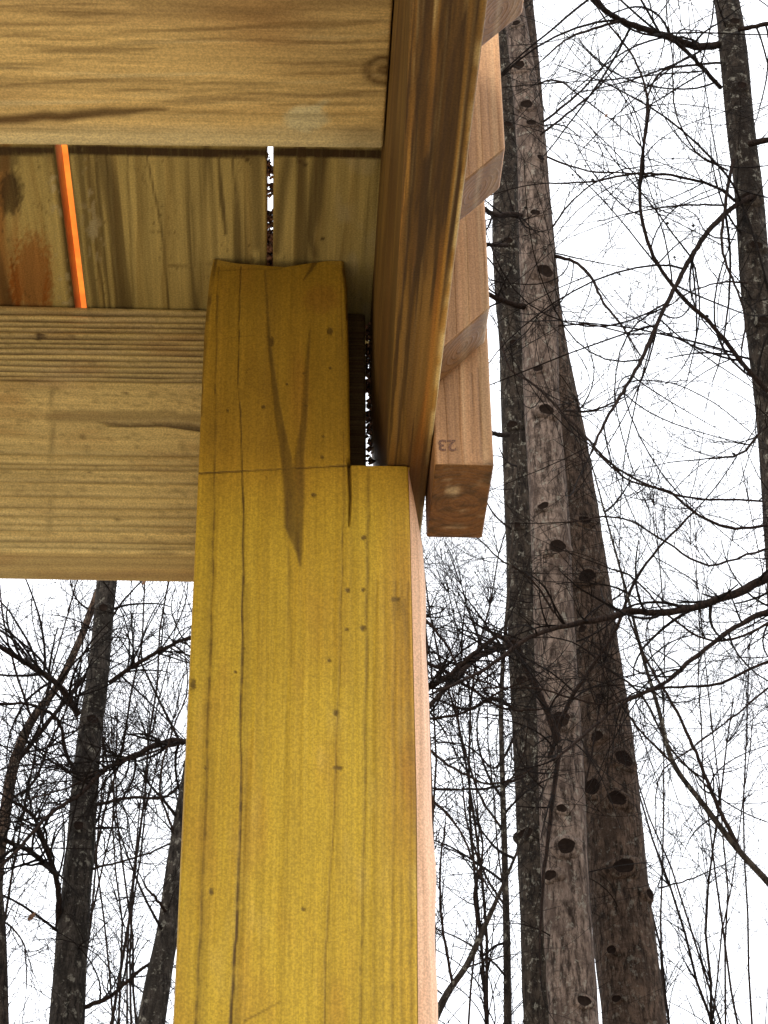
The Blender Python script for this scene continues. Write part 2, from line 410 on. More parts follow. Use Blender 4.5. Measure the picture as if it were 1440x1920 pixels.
    # a thin brown line where the wane starts
    me.color_attributes.new('mark', 'FLOAT_COLOR', 'POINT').data.foreach_set('color', mk.ravel())
    o = link('timber', me, [m_post, m_postside], root)
    me.polygons.foreach_set('material_index', np.concatenate(MI).astype(np.int32))
    # concrete pier under the post
    m, t, b = new_mat('pier_concrete'); tc = t.nodes.new('ShaderNodeTexCoord')
    a = noi(t, E(t, tc.outputs['Object']), 30, 5); cc = mixc(t, a, (.32, .31, .29), (.48, .46, .43)); t.links.new(cc.k, b.inputs['Base Color']); b.inputs['Roughness'].default_value = .9
    an = np.linspace(0, 2*math.pi, 33)[:-1]
    V = [(.16*math.cos(q)*s, .16*math.sin(q)*s, z) for s, z in ((1.05, -.2), (1.05, .05), (1., .07), (0, .07)) for q in an]
    Fq = [[k*32+i, k*32+(i+1) % 32, (k+1)*32+(i+1) % 32, (k+1)*32+i] for k in range(3) for i in range(32)]
    link('concrete_footing', mesh_np('concrete_footing', V, Fq, False), m, root)
post()

# -- the beam behind the post: raised grain in ridges
RID = [589, 602, 612, 621, 634, 643, 652, 663, 674, 685, 696, 705, 713, 852, 870, 879, 904, 930, 951, 967, 983, 994, 1015, 1026, 1041]
def ridges(X, Y):
    q = Y-.012*(X-200)+1.2*(vn(X/90, Y/30, 3)-.5)
    g = np.zeros_like(X)
    for i, r in enumerate(RID):
        g = np.maximum(g, np.exp(-((q-r)/2.4)**2)*(1. if i < 13 else .55)*(.6+.6*vn(X/60, X*0+i, 4)))
    return g
def paint_beam(X, Y, P, N):
    D = ridges(X, Y)*.8
    D = np.maximum(D, stroke(X, Y+5*(vn(X/12, X*0, 5)-.5), [(100, 772, 3), (200, 774, 4), (330, 774, 4)], 4)*.45)
    D = np.maximum(D, stroke(X, Y, [(95, 782, 8), (250, 784, 9), (370, 786, 9)], 6)*.45)
    D = np.maximum(D, stroke(X, Y+3*(vn(X/9, X*0, 6)-.5), [(180, 790, .6), (240, 795, 4), (310, 793, 4), (350, 796, 6), (385, 803, 5)], 3)*.8)
    D = np.maximum(D, stroke(X+3*(vn(Y/9, X*0, 6)-.5), Y, [(96, 716, 2), (100, 760, 3), (97, 850, 2), (93, 1000, 1)], 3)*.45)
    D = np.maximum(D, stroke(X, Y, [(85, 990, 2), (80, 1020, 2)], 10)*.2)
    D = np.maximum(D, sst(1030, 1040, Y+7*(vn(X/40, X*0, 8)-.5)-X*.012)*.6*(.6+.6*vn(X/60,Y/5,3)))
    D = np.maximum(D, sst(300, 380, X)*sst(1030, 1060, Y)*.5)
    D = np.maximum(D, spot(X, Y, 205, 1058, 14, 5)*.8); D = np.maximum(D, spot(X, Y, 73, 630, 9, 8)*.95); D = np.maximum(D, spot(X, Y, 131, 630, 6, 5)*.8)
    for a in ((236, 737, 3, 4), (243, 820, 4, 4), (167, 885, 3, 3), (219, 974, 3, 3), (31, 880, 3, 20), (153, 818, 4, 5)): D = np.maximum(D, spot(X, Y, *a)*.6)
    D = np.maximum(D, sst(.72, .85, vn(X/6, Y/5, 41))*.3)
    D = np.where(X > 560, .93, D)  # beam end beside the tongue: dark stain and recess shade painted in
    D = np.where(N[:, 1] < -.5, D, .38)
    B = sst(100, 130, X)*(1-sst(360, 400, X))*0+.35*sst(.45, .7, fbm(X/90, Y/14, 3, 6))*(Y < 730)
    G = .35*sst(.5, .75, fbm(X/160, Y/30, 3, 12))
    return D, G, B
beam = board('deck_beam', (-2.2, 1.170, .7295), (.0503, 1.208, .9425), m_beam, step=.06, r=.003,
             fine={'-y': (.0035, .0035, .0012), '-z': (.01, .006, .006), '+x': .006}, paint=paint_beam,
             disp=lambda X, Y, P, N: np.where((N[:, 1] < -.9) & (X < 560), -ridges(X, Y)*.0026+.0006*(fbm(X/50, Y/7, 3, 2)-.5)
                                              - .004*stroke(X, Y, [(200, 795, 1), (310, 793, 3), (385, 803, 4)], 3), 0))
tag(beam, 'ridged pale horizontal timber beam meeting the post on its left', 'beam')

# -- rim joist on the right, seen from below
def paint_rim(X, Y, P, N):
    u = (P[:, 0]-.0545)/.038; y = P[:, 1]
    st = fbm(u*8+2, y*3, 4, 3); st2 = fbm(u*24, y*9, 3, 9)
    D = sst(.36, .55, st)*.85+sst(.42, .58, st2)*.6
    D = D*(1-.7*sst(.86, .94, u))
    D = np.maximum(D, stroke(X, Y, [(806, 150, 3), (810, 270, 7), (806, 320, 12), (800, 420, 9)], 8)*.5)
    G = .8*sst(.4, .6, fbm(u*5+9, y*5, 3, 1))*sst(300, 520, Y)+.25
    D = D*(1-.35*sst(350, 560, Y))
    B = sst(.82, .90, u)*.85*sst(.30, .55, fbm(y*50, u*3, 3, 7))+.7*sst(.48, .62, fbm(u*20+5, y*6, 3, 13))*(1-sst(300, 560, Y)*.8)
    bot = N[:, 2] < -.5
    D = np.where(bot, D, .5+.3*sst(.4,.6,fbm(P[:, 2]*90, y*4, 3, 5))); D = np.maximum(D, sst(835, 862, Y)*.6*bot)
    G = G*(1-.7*sst(.7, .85, u))
    return D, np.where(bot, G, .1), np.where(bot, B, 0)
def bend_rim(P):
    Q = P.copy(); y = P[:, 1]+.10375; low = sst(.01, -.087, P[:, 2]); u = P[:, 0]/.0372+.5
    inn = np.interp(y, [.70, .82, 1.107, 1.21], [-.0006, .0026, .0078, .0088])
    outn = np.interp(y, [.70, .82, 1.13, 1.21], [.0012, .0004, -.0012, -.0014])
    Q[:, 0] += low*(inn*(1-u)+outn*u); return Q
rim = board('rim_joist', (.0540, -1.0, .7675), (.0912, 1.2075, .9425), m_rim, step=.05, r=.0022,
            fine={'-z': (.0011, .0035, .002), '-x': (.01, .012, .006)}, paint=paint_rim, rot=0, bend=bend_rim,
            disp=lambda X, Y, P, N: np.where(N[:, 2] < -.9, .0007*(fbm(P[:, 0]*700, P[:, 1]*12, 3, 4)-.5), 0))
tag(rim, 'stained orange brown joist running away overhead, resting on the post shoulder', 'joist')

# -- flat planks under the boards
def paint_plank(X, Y, P, N):
    q = Y+10*(fbm(X/160, Y/60, 3, 5)-.5)+.02*X
    D = stroke(X, Y+6*(vn(X/40, X*0, 3)-.5), [(-400, 226, 7), (0, 222, 7), (120, 217, 8), (220, 212, 6), (310, 204, 1)], 5)*.95
    g = fbm(X/220+.3, q/9, 4, 21)
    D = np.maximum(D, sst(.5, .72, g)*.5*(1-sst(175, 235, Y)*.7))
    D = np.maximum(D, stroke(X, Y, [(250, 0, 2), (480, 22, 8), (600, 4, 10), (735, 8, 4)], 14)*.5)
    d = np.hypot((X-722)/1.4, Y-132); kn = 1-sst(14, 46, d)
    D = np.maximum(D, np.clip(kn*1.3, 0, 1)*(.62+.3*np.sin(d/3.2))); D = np.maximum(D, stroke(X, Y, [(690, 130, 2), (722, 150, 5), (735, 152, 4)], 5)*.5)
    sl = fbm((X-735)/130+(Y-275)/50, (X-735)/400-(Y-275)/40, 3, 4)
    D = np.maximum(D, sst(600, 680, X)*sst(170, 200, Y)*sst(.45, .6, sl)*.35)
    sm = 1-sst(.7, 1.1, np.hypot((X-575)/42, (Y-222)/26)+.35*(vn(X/12, Y/12, 4)-.5))
    B = sm*.95+stroke(X, Y, [(560, 215, 2), (590, 202, 5), (612, 190, 3)], 4)*.9
    B = B+.65*sst(222, 258, Y+8*(vn(X/90, X*0, 6)-.5))+.4*sst(.55, .75, fbm(X/300, q/16, 3, 31))
    G = .25*sst(300, 500, X)*(1-sst(60, 140, Y))*(1-sst(500, 620, X))
    D = np.where(N[:, 2] < -.5, D, .6)
    return D*(1-sm*.6), G, B
def shear(P):
    Q = P.copy(); Q[:, 1] -= (P[:, 0]-1.1)*.024; return Q
p1 = board('cross_plank', (-2.2, .8305, .906), (.0532, .9590, .9422), m_plank, step=.06, r=.0025, rot=0,
           fine={'-z': (.003, .0011, .002)}, paint=paint_plank, bend=shear,
           disp=lambda X, Y, P, N: np.where(N[:, 2] < -.9, .0006*(fbm(X/140, Y/8, 3, 5)-.5), 0))
tag(p1, 'wide pale plank lying flat across the top left with whitish smear', 'plank')
p2 = board('cross_plank', (-2.2, .700, .9065), (.0532, .8290, .9422), m_plank, step=.04, r=.0025, bend=shear, paint=lambda X, Y, P, N: (X*0+.25, X*0, X*0))
tag(p2, 'brown plank at the very top edge of the photo above the pale plank', 'plank')

# -- deck boards
deck = thing('deck_floor', (-1.05, .1, 2.54), 'underside of wooden deck boards with narrow gaps between them', 'deck')
def paint_deck(X, Y, P, N):
    u = P[:, 0]; v = P[:, 1]
    g = fbm(u*95, v*2.3, 4, 17); D = sst(.48, .64, g)*.7
    wob = 4*(vn(Y/70, X*0, 3)-.5)
    def s(k, pts, soft=1.5):
        nonlocal D
        D = np.maximum(D, stroke(X+wob, Y, pts, soft)*k)
    s(.75, [(275, 285, 1), (295, 380, 1.3), (308, 460, 1), (315, 580, 1)]); s(.5, [(350, 285, 1), (362, 400, 1), (366, 500, .8)])
    for x0, x1, w_, k in ((165, 195, 2, .8), (180, 205, 3, .75), (200, 218, 3, .8), (150, 178, 6, .6), (240, 250, 1, .5)): s(k, [(x0, 285, w_), (x1, 580, w_)], 2)
    s(.75, [(410, 285, 2), (418, 380, 4), (424, 440, 2)]); s(.7, [(436, 290, 1), (450, 420, 1.5), (452, 480, 1)])
    s(.5, [(480, 290, 10), (485, 460, 8)], 6); s(.6, [(540, 300, 8), (525, 400, 7), (518, 470, 6)], 6)
    s(.75, [(602, 285, 12), (592, 380, 12), (582, 440, 9), (590, 480, 5)], 6)
    s(.45, [(318, 498, 1.5), (360, 497, 1.5), (398, 496, 1.5)]); s(.85, [(455, 292, 3), (470, 305, 2)]); s(.85, [(560, 300, 4), (575, 310, 3)])
    s(.75, [(112, 288, 9), (140, 580, 9)], 5)
    D = np.maximum(D, spot(X, Y, 606, 448, 4, 4)*.9); D = np.maximum(D, spot(X, Y, 20, 360, 24, 46)*.85); D = np.maximum(D, spot(X, Y, 8, 300, 30, 30)*.6)
    D = np.maximum(D, sst(.74, .9, vn(X/4, Y/5.3, 3)*.75+.25*vn(X/1.7, Y/2, 4))*sst(.4, .7, vn(X/40, Y/80, 9))*.55)
    s(1.3, [(-200, 278, 8), (0, 281, 8), (740, 289, 8)], 2)  # gap shadow beyond the cross plank's far edge, painted onto the boards
    dust = sst(.62, .75, vn(X/7, Y/9, 77))*np.maximum(stroke(X, Y, [(160, 290, 16), (180, 470, 16)], 10), stroke(X, Y, [(100, 290, 10), (125, 570, 10)], 8))
    B = dust*.8+.45*(sst(620, 640, X)*(1-sst(700, 716, X)))*sst(.35, .6, fbm(X/30, Y/50, 3, 3))+.9*spot(X, Y, 175, 425, 10, 14)
    G = np.where(X < 100, .75*sst(.35, .6, fbm(X/30, Y/200, 3, 1)), 0)+.8*spot(X, Y, 60, 520, 40, 90)
    bot = N[:, 2] < -.5
    return np.where(bot, D*(1-np.clip(B, 0, 1)*.6), .2), np.where(bot, G, 0), np.where(bot, B, 0)
edges = [-.155-.140*i-.0 for i in range(0, 15)]
spans = [(-.0181, .0915), (-.1550, -.0222)]
x = -.1632
while x > -2.15:
    spans.append((x-.1385, x)); x -= .1385+.006
near = board
for i, (a, b_) in enumerate(spans):
    vis = i < 3
    cuts = [(-1.0, 1.212)]
    for (y0, y1) in cuts:
        fine = {'-z': (.0013, .0030, .002)} if vis else {}
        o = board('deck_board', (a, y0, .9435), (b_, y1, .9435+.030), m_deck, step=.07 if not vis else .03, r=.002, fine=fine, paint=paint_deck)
        # the top and edges carry the orange deck stain
        me = o.data; me.materials.append(m_stain)
        nn = np.zeros(len(me.polygons)*3, np.float32); me.polygons.foreach_get('normal', nn); nn = nn.reshape(-1, 3)
        me.polygons.foreach_set('material_index', np.where(nn[:, 2] > -.35, 1, 0).astype(np.int32))
        o.parent = deck; o.location = np.array(o.location)-np.array(deck.location)

# -- what lies in the gaps: an orange plastic strip over the left one, leaf crumbs in the others
m_or, t, b = new_mat('orange_plastic'); t.nodes.clear()
o_ = t.nodes.new('ShaderNodeOutputMaterial'); d_ = t.nodes.new('ShaderNodeBsdfDiffuse'); tr = t.nodes.new('ShaderNodeBsdfTranslucent'); ms = t.nodes.new('ShaderNodeMixShader')
tc = t.nodes.new('ShaderNodeTexCoord'); a = noi(t, E(t, tc.outputs['Object']), 40, 3); cc = mixc(t, a.step(.35, .65), (.93, .40, .15), (.97, .52, .19))
t.links.new(cc.k, d_.inputs[0]); t.links.new(cc.k, tr.inputs[0]); ms.inputs[0].default_value = .8
t.links.new(d_.outputs[0], ms.inputs[1]); t.links.new(tr.outputs[0], ms.inputs[2]); t.links.new(ms.outputs[0], o_.inputs[0])
V = []; ys = np.linspace(1.030, 1.245, 24)
for y in ys:
    for j in (-1, -.5, 0, .5, 1): V.append((-.162+j*.019, y, EYE[2]+.9745+.0012*vn(y*60, j*3, 2)+.0006))
o = link('plastic_strip', mesh_np('plastic_strip', V, [[i*5+j, i*5+j+1, i*5+j+6, i*5+j+5] for i in range(23) for j in range(4)]), m_or)
sm_ = o.modifiers.new('thickness', 'SOLIDIFY'); sm_.thickness = .0004
tag(o, 'bright orange plastic strip glowing through the left gap between the boards', 'strip')
m_cr, t, b = new_mat('leaf_crumbs'); tc = t.nodes.new('ShaderNodeTexCoord'); a = noi(t, E(t, tc.outputs['Object']), 300, 2)
cc = mixc(t, a.step(.4, .6), (.045, .026, .018), (.26, .14, .10)); t.links.new(cc.k, b.inputs['Base Color']); b.inputs['Roughness'].default_value = .35
def crumbs(n, boxlo, boxhi, smin, smax, keep, parent=None, origin=(0, 0, 0)):
    V = []; Fq = []; m_ = 0
    ico = np.array([(0, 0, 1), (.9, 0, .1), (0, .9, 0), (-.9, 0, -.1), (0, -.9, 0), (0, 0, -1)])
    f = [(0, 1, 2), (0, 2, 3), (0, 3, 4), (0, 4, 1), (5, 2, 1), (5, 3, 2), (5, 4, 3), (5, 1, 4)]
    while m_ < n:
        p = np.array([RNG.uniform(a_, b_) for a_, b_ in zip(boxlo, boxhi)])
        if not keep(p): continue
        sc_ = RNG.uniform(smin, smax)*RNG.uniform(.5, 1.4, 3)
        V += [tuple(p+EYE+v*sc_*(1+.4*RNG.normal(size=3)*.4)-np.array(origin)) for v in ico]; Fq += [[q+m_*6 for q in g] for g in f]; m_ += 1
    o = link('debris', mesh_np('debris', V, Fq, True), m_cr, parent); o['kind'] = 'stuff'; return o
dl = np.array(deck.location)
def in_gap(p):
    y = p[1]; return not (1.000 < y < 1.010 or 1.034 < y < 1.045 or 1.050 < y < 1.071 or 1.088 < y < 1.095) and (y > 1.03 or p[0] < -.0206)
crumbs(230, (-.0226, .985, .9455), (-.0176, 1.15, .955), .0012, .0030, in_gap, deck, dl)
bl = np.array(beam.location)
def in_slit(p):
    z = p[2]; return not (.823 < z < .846 or .856 < z < .862 or .868 < z < .886 or .893 < z < .897) or p[0] > .0532
crumbs(260, (.0505, 1.172, .765), (.0545, 1.20, .94), .0012, .0028, in_slit, beam, bl)

# -- balusters and the hanging post piece outside the rim
def bal(name, lo, hi, dz, label, cat='baluster', group=None, mark=None):
    L = np.array(hi)-np.array(lo)
    def bend(P):
        Q = P.copy(); k = np.clip(.5-P[:, 2]/L[2], 0, 1); k = np.where(P[:, 2] < 0, 1, 0)
        low = sst(-L[2]/2+.12, -L[2]/2, P[:, 2])
        Q[:, 2] += (P[:, 0]+L[0]/2)/L[0]*dz*low
        return Q
    def pt(X, Y, P, N):
        u = P[:, 0]; g = fbm(u*420, P[:, 2]*6+P[:, 1]*9, 3, 3)
        D = sst(.5, .75, g)*.28
        if mark: D = np.maximum(D, mark(X, Y))
        D = np.where(N[:, 2] < -.5, .25, D)
        B = .35*sst(.5, .7, fbm(u*260, P[:, 2]*5, 3, 8))
        if mark:
            bo = N[:, 2] < -.5
            D = np.where(bo, .25+.55*sst(.45, .62, fbm(X/40, Y/6, 3, 4)), D)
            B = np.where(bo, spot(X, Y, 850, 921, 15, 11)*.8+spot(X, Y, 868, 958, 8, 4)*.4+spot(X, Y, 852, 988, 20, 4)*.4+.35*sst(.55, .7, fbm(X/30, Y/4, 2, 9)), B)
        return D, D*0, B
    o = board(name, lo, hi, m_bal, step=.02, r=.0018, fine={'-y': (.0015, .0015, .0022), '-z': .003}, paint=pt, bend=bend)
    me = o.data; me.materials.append(m_end)
    nn = np.zeros(len(me.polygons)*3, np.float32); me.polygons.foreach_get('normal', nn); nn = nn.reshape(-1, 3)
    cc = np.zeros(len(me.polygons)*3, np.float32); me.polygons.foreach_get('center', cc); cc = cc.reshape(-1, 3)
    me.polygons.foreach_set('material_index', np.where((nn[:, 2] < -.5) & (cc[:, 2] < 0), 1, 0).astype(np.int32))
    return tag(o, label, cat, group)
G_ = 'balusters fixed outside the rim joist'
ztop = 1.75
bal('baluster', (.0925, .788, .850), (.1280, .826, ztop), .040, 'nearest pinkish baluster, its shaded slanted end at the top edge', group=G_)
bal('baluster', (.0925, .930, .845), (.1280, .968, ztop), .038, 'pinkish baluster with slanted end in front of the pale sky gap, middle one', group=G_)
bal('baluster', (.0925, 1.034, .803), (.1262, 1.072, ztop), .037, 'added farthest baluster, its slanted end standing in for a shadow band on the stamped block', group=G_)  # added baluster, its end imitates a shadow band across the railing post
def m24(X, Y):
    D = np.maximum(sst(866, 884, Y-(X-880)*-.25+3*(vn(X/8, Y/8, 3)-.5))*.75, stroke(X, Y, [(884, 700, 1), (886, 850, 1.2)], 2)*.4)
    D = np.maximum(D, stroke(X, Y, [(897, 690, 1), (902, 860, 1.5)], 2)*.5)
    return D
blk = bal('railing_post', (.0908, 1.078, .7435), (.1292, 1.166, ztop), 0, 'pink brown hanging railing post end stamped 23 beside the corner post', 'railing post', mark=m24)
# stamp on its front face, printed upside down
fc = bpy.data.curves.new('stamp', 'FONT'); fc.body = '23'; fc.size = .0125; fc.align_x = 'CENTER'; fc.align_y = 'CENTER'; fc.extrude = .00006; fc.offset = .00025
tmp = bpy.data.objects.new('tmp', fc); COL.objects.link(tmp)
bpy.context.view_layer.update()
me = bpy.data.meshes.new_from_object(tmp.evaluated_get(bpy.context.evaluated_depsgraph_get())); bpy.data.objects.remove(tmp)
m_ink, t, b = new_mat('stamp_ink'); tc = t.nodes.new('ShaderNodeTexCoord'); a = noi(t, E(t, tc.outputs['Object']), 900, 2)
cc = mixc(t, a.step(.4, .6), (.10, .055, .035), (.22, .11, .06)); t.links.new(cc.k, b.inputs['Base Color']); b.inputs['Roughness'].default_value = .8
st = link('stamp', me, m_ink, blk)
pt = on_y(838, 834, 1.0778)
st.location = pt-np.array(blk.location); st.rotation_euler = (rad(90), rad(180), 0)

# -- small knots, holes of old screws
m_scr, t, b = new_mat('weathered_screw'); b.inputs['Metallic'].default_value = 1; b.inputs['Roughness'].default_value = .4
tc = t.nodes.new('ShaderNodeTexCoord'); a = noi(t, E(t, tc.outputs['Object']), 900, 2); cc = mixc(t, a, (.3, .28, .26), (.12, .07, .04)); t.links.new(cc.k, b.inputs['Base Color'])

# ------------------------------------------------------------------ trees
def bark(name, c1, c2, c3, sc=1., moss=.0, streak=1., lichen=0.):
    m, t, b = new_mat(name)
    n = t.nodes.new('ShaderNodeTexCoord'); sp = t.nodes.new('ShaderNodeSeparateXYZ'); t.links.new(n.outputs['Object'], sp.inputs[0])
    x, y, z = [E(t, sp.outputs[i]) for i in range(3)]
    p = vec(t, x, y, z)
    big = noi(t, vec(t, x*5, y*5, z*3.2), sc, 4, .6)
    fur = noi(t, vec(t, x*34, y*34, z*9*streak), sc, 5, .75)
    hor = noi(t, vec(t, x*6, y*6, z*17), sc, 4, .65)
    spk = noi(t, p, 45*sc, 4, .7)
    col = mixc(t, fur.step(.36, .64), c2, c1)
    col = mixc(t, hor.step(.52, .68)*.55, col, c2)
    col = mixc(t, big.step(.5, .62)*.7, col, c3)
    col = mixc(t, spk.step(.54, .66)*(.75 if moss else .35), col, (.025, .022, .018))
    lc = noi(t, vec(t, x+3, y+1, z*.8), 22*sc, 4, .75)
    col = mixc(t, lc.step(.56, .64)*lichen, col, (.26, .25, .21))
    t.links.new(col.k, b.inputs['Base Color']); b.inputs['Roughness'].default_value = .95; b.inputs['Specular IOR Level'].default_value = .1
    bump(t, b, fur*.7+spk*.35+hor*.4, 1., .035)
    return m
b_pale = bark('pale_bark', (.175, .132, .108), (.019, .013, .010), (.065, .046, .037), lichen=.4)
b_mid = bark('brown_bark', (.092, .062, .045), (.012, .008, .0055), (.033, .022, .016), 1.2, lichen=.25)
b_dark = bark('mossy_bark', (.045, .035, .027), (.006, .0045, .0035), (.011, .008, .006), 1.1, .5, lichen=.45)
b_left = bark('grey_patched_bark', (.045, .038, .032), (.005, .004, .0035), (.011, .009, .007), 1.5, .5, lichen=.4)
b_twig = bark('twig_bark', (.016, .011, .009), (.006, .004, .003), (.010, .007, .006), 3)
b_limb = bark('limb_bark', (.035, .021, .015), (.008, .005, .004), (.018, .011, .008), 3)
m_scar, t, b = new_mat('branch_scar'); b.inputs['Specular IOR Level'].default_value = 0; b.inputs['Roughness'].default_value = 1
tc = t.nodes.new('ShaderNodeTexCoord'); a = noi(t, E(t, tc.outputs['Object']), 60, 3)
cc = mixc(t, a, (.003, .0022, .002), (.020, .014, .011)); t.links.new(cc.k, b.inputs['Base Color'])

class Tubes:
    def __init__(s): s.V = []; s.F = []; s.n = 0
    def add(s, pts, rs, k=4):
        pts = np.asarray(pts, float); rs = np.asarray(rs, float); n = len(pts)
        T = np.gradient(pts, axis=0); T /= np.maximum(np.linalg.norm(T, axis=1, keepdims=True), 1e-9)
        ref = np.array([0, 1., .13]) if abs(T[0][1]) < .8 else np.array([1., 0, .1])
        A = np.cross(T, ref); A /= np.maximum(np.linalg.norm(A, axis=1, keepdims=True), 1e-9); B = np.cross(T, A)
        an = np.arange(k)*2*math.pi/k
        ring = pts[:, None]+rs[:, None, None]*(np.cos(an)[None, :, None]*A[:, None]+np.sin(an)[None, :, None]*B[:, None])
        s.V.append(ring.reshape(-1, 3))
        i = np.arange(n-1)[:, None]*k; j = np.arange(k)[None]; j2 = (j+1) % k
        s.F.append(np.stack([i+j, i+j2, i+k+j2, i+k+j], -1).reshape(-1, 4)+s.n); s.n += n*k
    def build(s, name, mat, parent, origin):
        return link(name, mesh_np(name, np.concatenate(s.V)-origin, np.concatenate(s.F)), mat, parent)

def smooth(pts, n):
    pts = np.asarray(pts, float)
    d = np.r_[0, np.cumsum(np.linalg.norm(np.diff(pts[:, :2], axis=0), axis=1))]
    t = np.linspace(0, d[-1], n)
    # Catmull-Rom through the points
    out_ = np.empty((n, pts.shape[1]))
    for c_ in range(pts.shape[1]):
        y = pts[:, c_]; m_ = np.gradient(y, d) if len(y) > 2 else np.array([(y[1]-y[0])/d[1]]*2)
        k = np.clip(np.searchsorted(d, t)-1, 0, len(d)-2); h = d[k+1]-d[k]; q = (t-d[k])/h
        out_[:, c_] = (2*q**3-3*q**2+1)*y[k]+(q**3-2*q**2+q)*h*m_[k]+(-2*q**3+3*q**2)*y[k+1]+(q**3-q**2)*h*m_[k+1]
    return out_
def trunk_path(pp, Y, up_extra=7., step=.03):
    """pp: (px, py, half width px) from top to bottom -> world axis points + radii, carried down to the ground and up beyond the frame"""
    pp = smooth(pp, 60)
    P = np.array([on_y(a[0], a[1], Y) for a in pp]); R = np.array([a[2]*depth_of(q)/F for a, q in zip(pp, P)])
    P = P[::-1]; R = R[::-1]                                 # bottom to top
    d0 = (P[6]-P[0]); d0 = d0/np.linalg.norm(d0); zb = P[0][2]
    base = np.array([P[0][0]-d0[0]/d0[2]*zb*.7, Y, -.1])
    pre = [base+(P[0]-base)*q for q in np.linspace(0, .97, 16)]
    rp = [R[0]*(1.08+.5*max(0, 1-q*6)**2+.14*(1-q)) for q in np.linspace(0, .97, 16)]
    d1 = (P[-1]-P[-8]); d1 /= np.linalg.norm(d1)
    post_ = [P[-1]+d1*q*up_extra for q in np.linspace(.05, 1, 14)]; rq = [R[-1]*(1-.88*q) for q in np.linspace(.05, 1, 14)]
    A = np.vstack([pre, P, post_]); r = np.r_[rp, R, rq]
    L = np.r_[0, np.cumsum(np.linalg.norm(np.diff(A, axis=0), axis=1))]; n = int(L[-1]/step)
    t = np.linspace(0, L[-1], n)
    return np.stack([np.interp(t, L, A[:, i]) for i in range(3)], -1), np.interp(t, L, r)
def trunk_mesh(A, r, k=28, rough=.06, seed=0):
    th = np.arange(k)*2*math.pi/k
    n = len(A)
    TH, I = np.meshgrid(th, np.arange(n)*.03)
    rr = r[:, None]*(1+rough*2*(fbm(np.cos(TH)*1.8+9, I*1.6+np.sin(TH)*1.8, 3, seed)-.47)+rough*.8*(fbm(np.cos(TH)*4+9, I*7+np.sin(TH)*4, 2, seed+4)-.4)
                    -rough*.75*sst(.5, .75, fbm(np.cos(TH)*7+3, I*2.3+np.sin(TH)*7, 2, seed+8))+rough*.55*(vn(I*11, I*0, seed)-.5)*(vn(I*1.3, I*0, seed+3)))
    V = A[:, None]+np.stack([np.cos(TH)*rr, np.sin(TH)*rr, np.zeros_like(rr)], -1)
    i = np.arange(n-1)[:, None]*k; j = np.arange(k)[None]; j2 = (j+1) % k
    Fq = np.stack([i+j, i+j2, i+k+j2, i+k+j], -1).reshape(-1, 4)
    return V.reshape(-1, 3), Fq

def rnd_unit():
    v = RNG.normal(size=3); return v/np.linalg.norm(v)
def grow(T, P, d, L, r, lvl, up=.15, curl=.25, kids=2, pods=None):
    """a wandering twig with side twigs, collected into T"""
    n = 14 if L > .6 else 9 if L > .25 else 6
    pts = [P]; dd = d.copy(); bias = rnd_unit()*curl
    for i in range(n-1):
        dd = dd+rnd_unit()*(.05 if L > .5 else .085)+bias*.5+np.array([0, 0, up*.3]); dd /= np.linalg.norm(dd); P = P+dd*L/(n-1); pts.append(P)
    rs = np.linspace(r, max(r*.4, .0011), n)
    T.add(pts, rs, 5 if r > .006 else 3)
    if lvl > 0:
        for _ in range(max(1, kids-1+int(RNG.integers(0, 2)))):
            i = int(RNG.integers(1, n-1)); q = pts[i]; t_ = pts[i+1]-pts[i]; t_ /= np.linalg.norm(t_)
            s = np.cross(t_, rnd_unit()); s /= np.linalg.norm(s)+1e-9; a = RNG.uniform(.45, 1.05)
            grow(T, q, t_*math.cos(a)+s*math.sin(a), max(L*RNG.uniform(.45, .85), .13), max(rs[i]*.62, .0012), lvl-1, up, curl, kids, pods)
    elif pods is not None and RNG.random() < pods[1]*.45: pods[0].append(pts[-1])

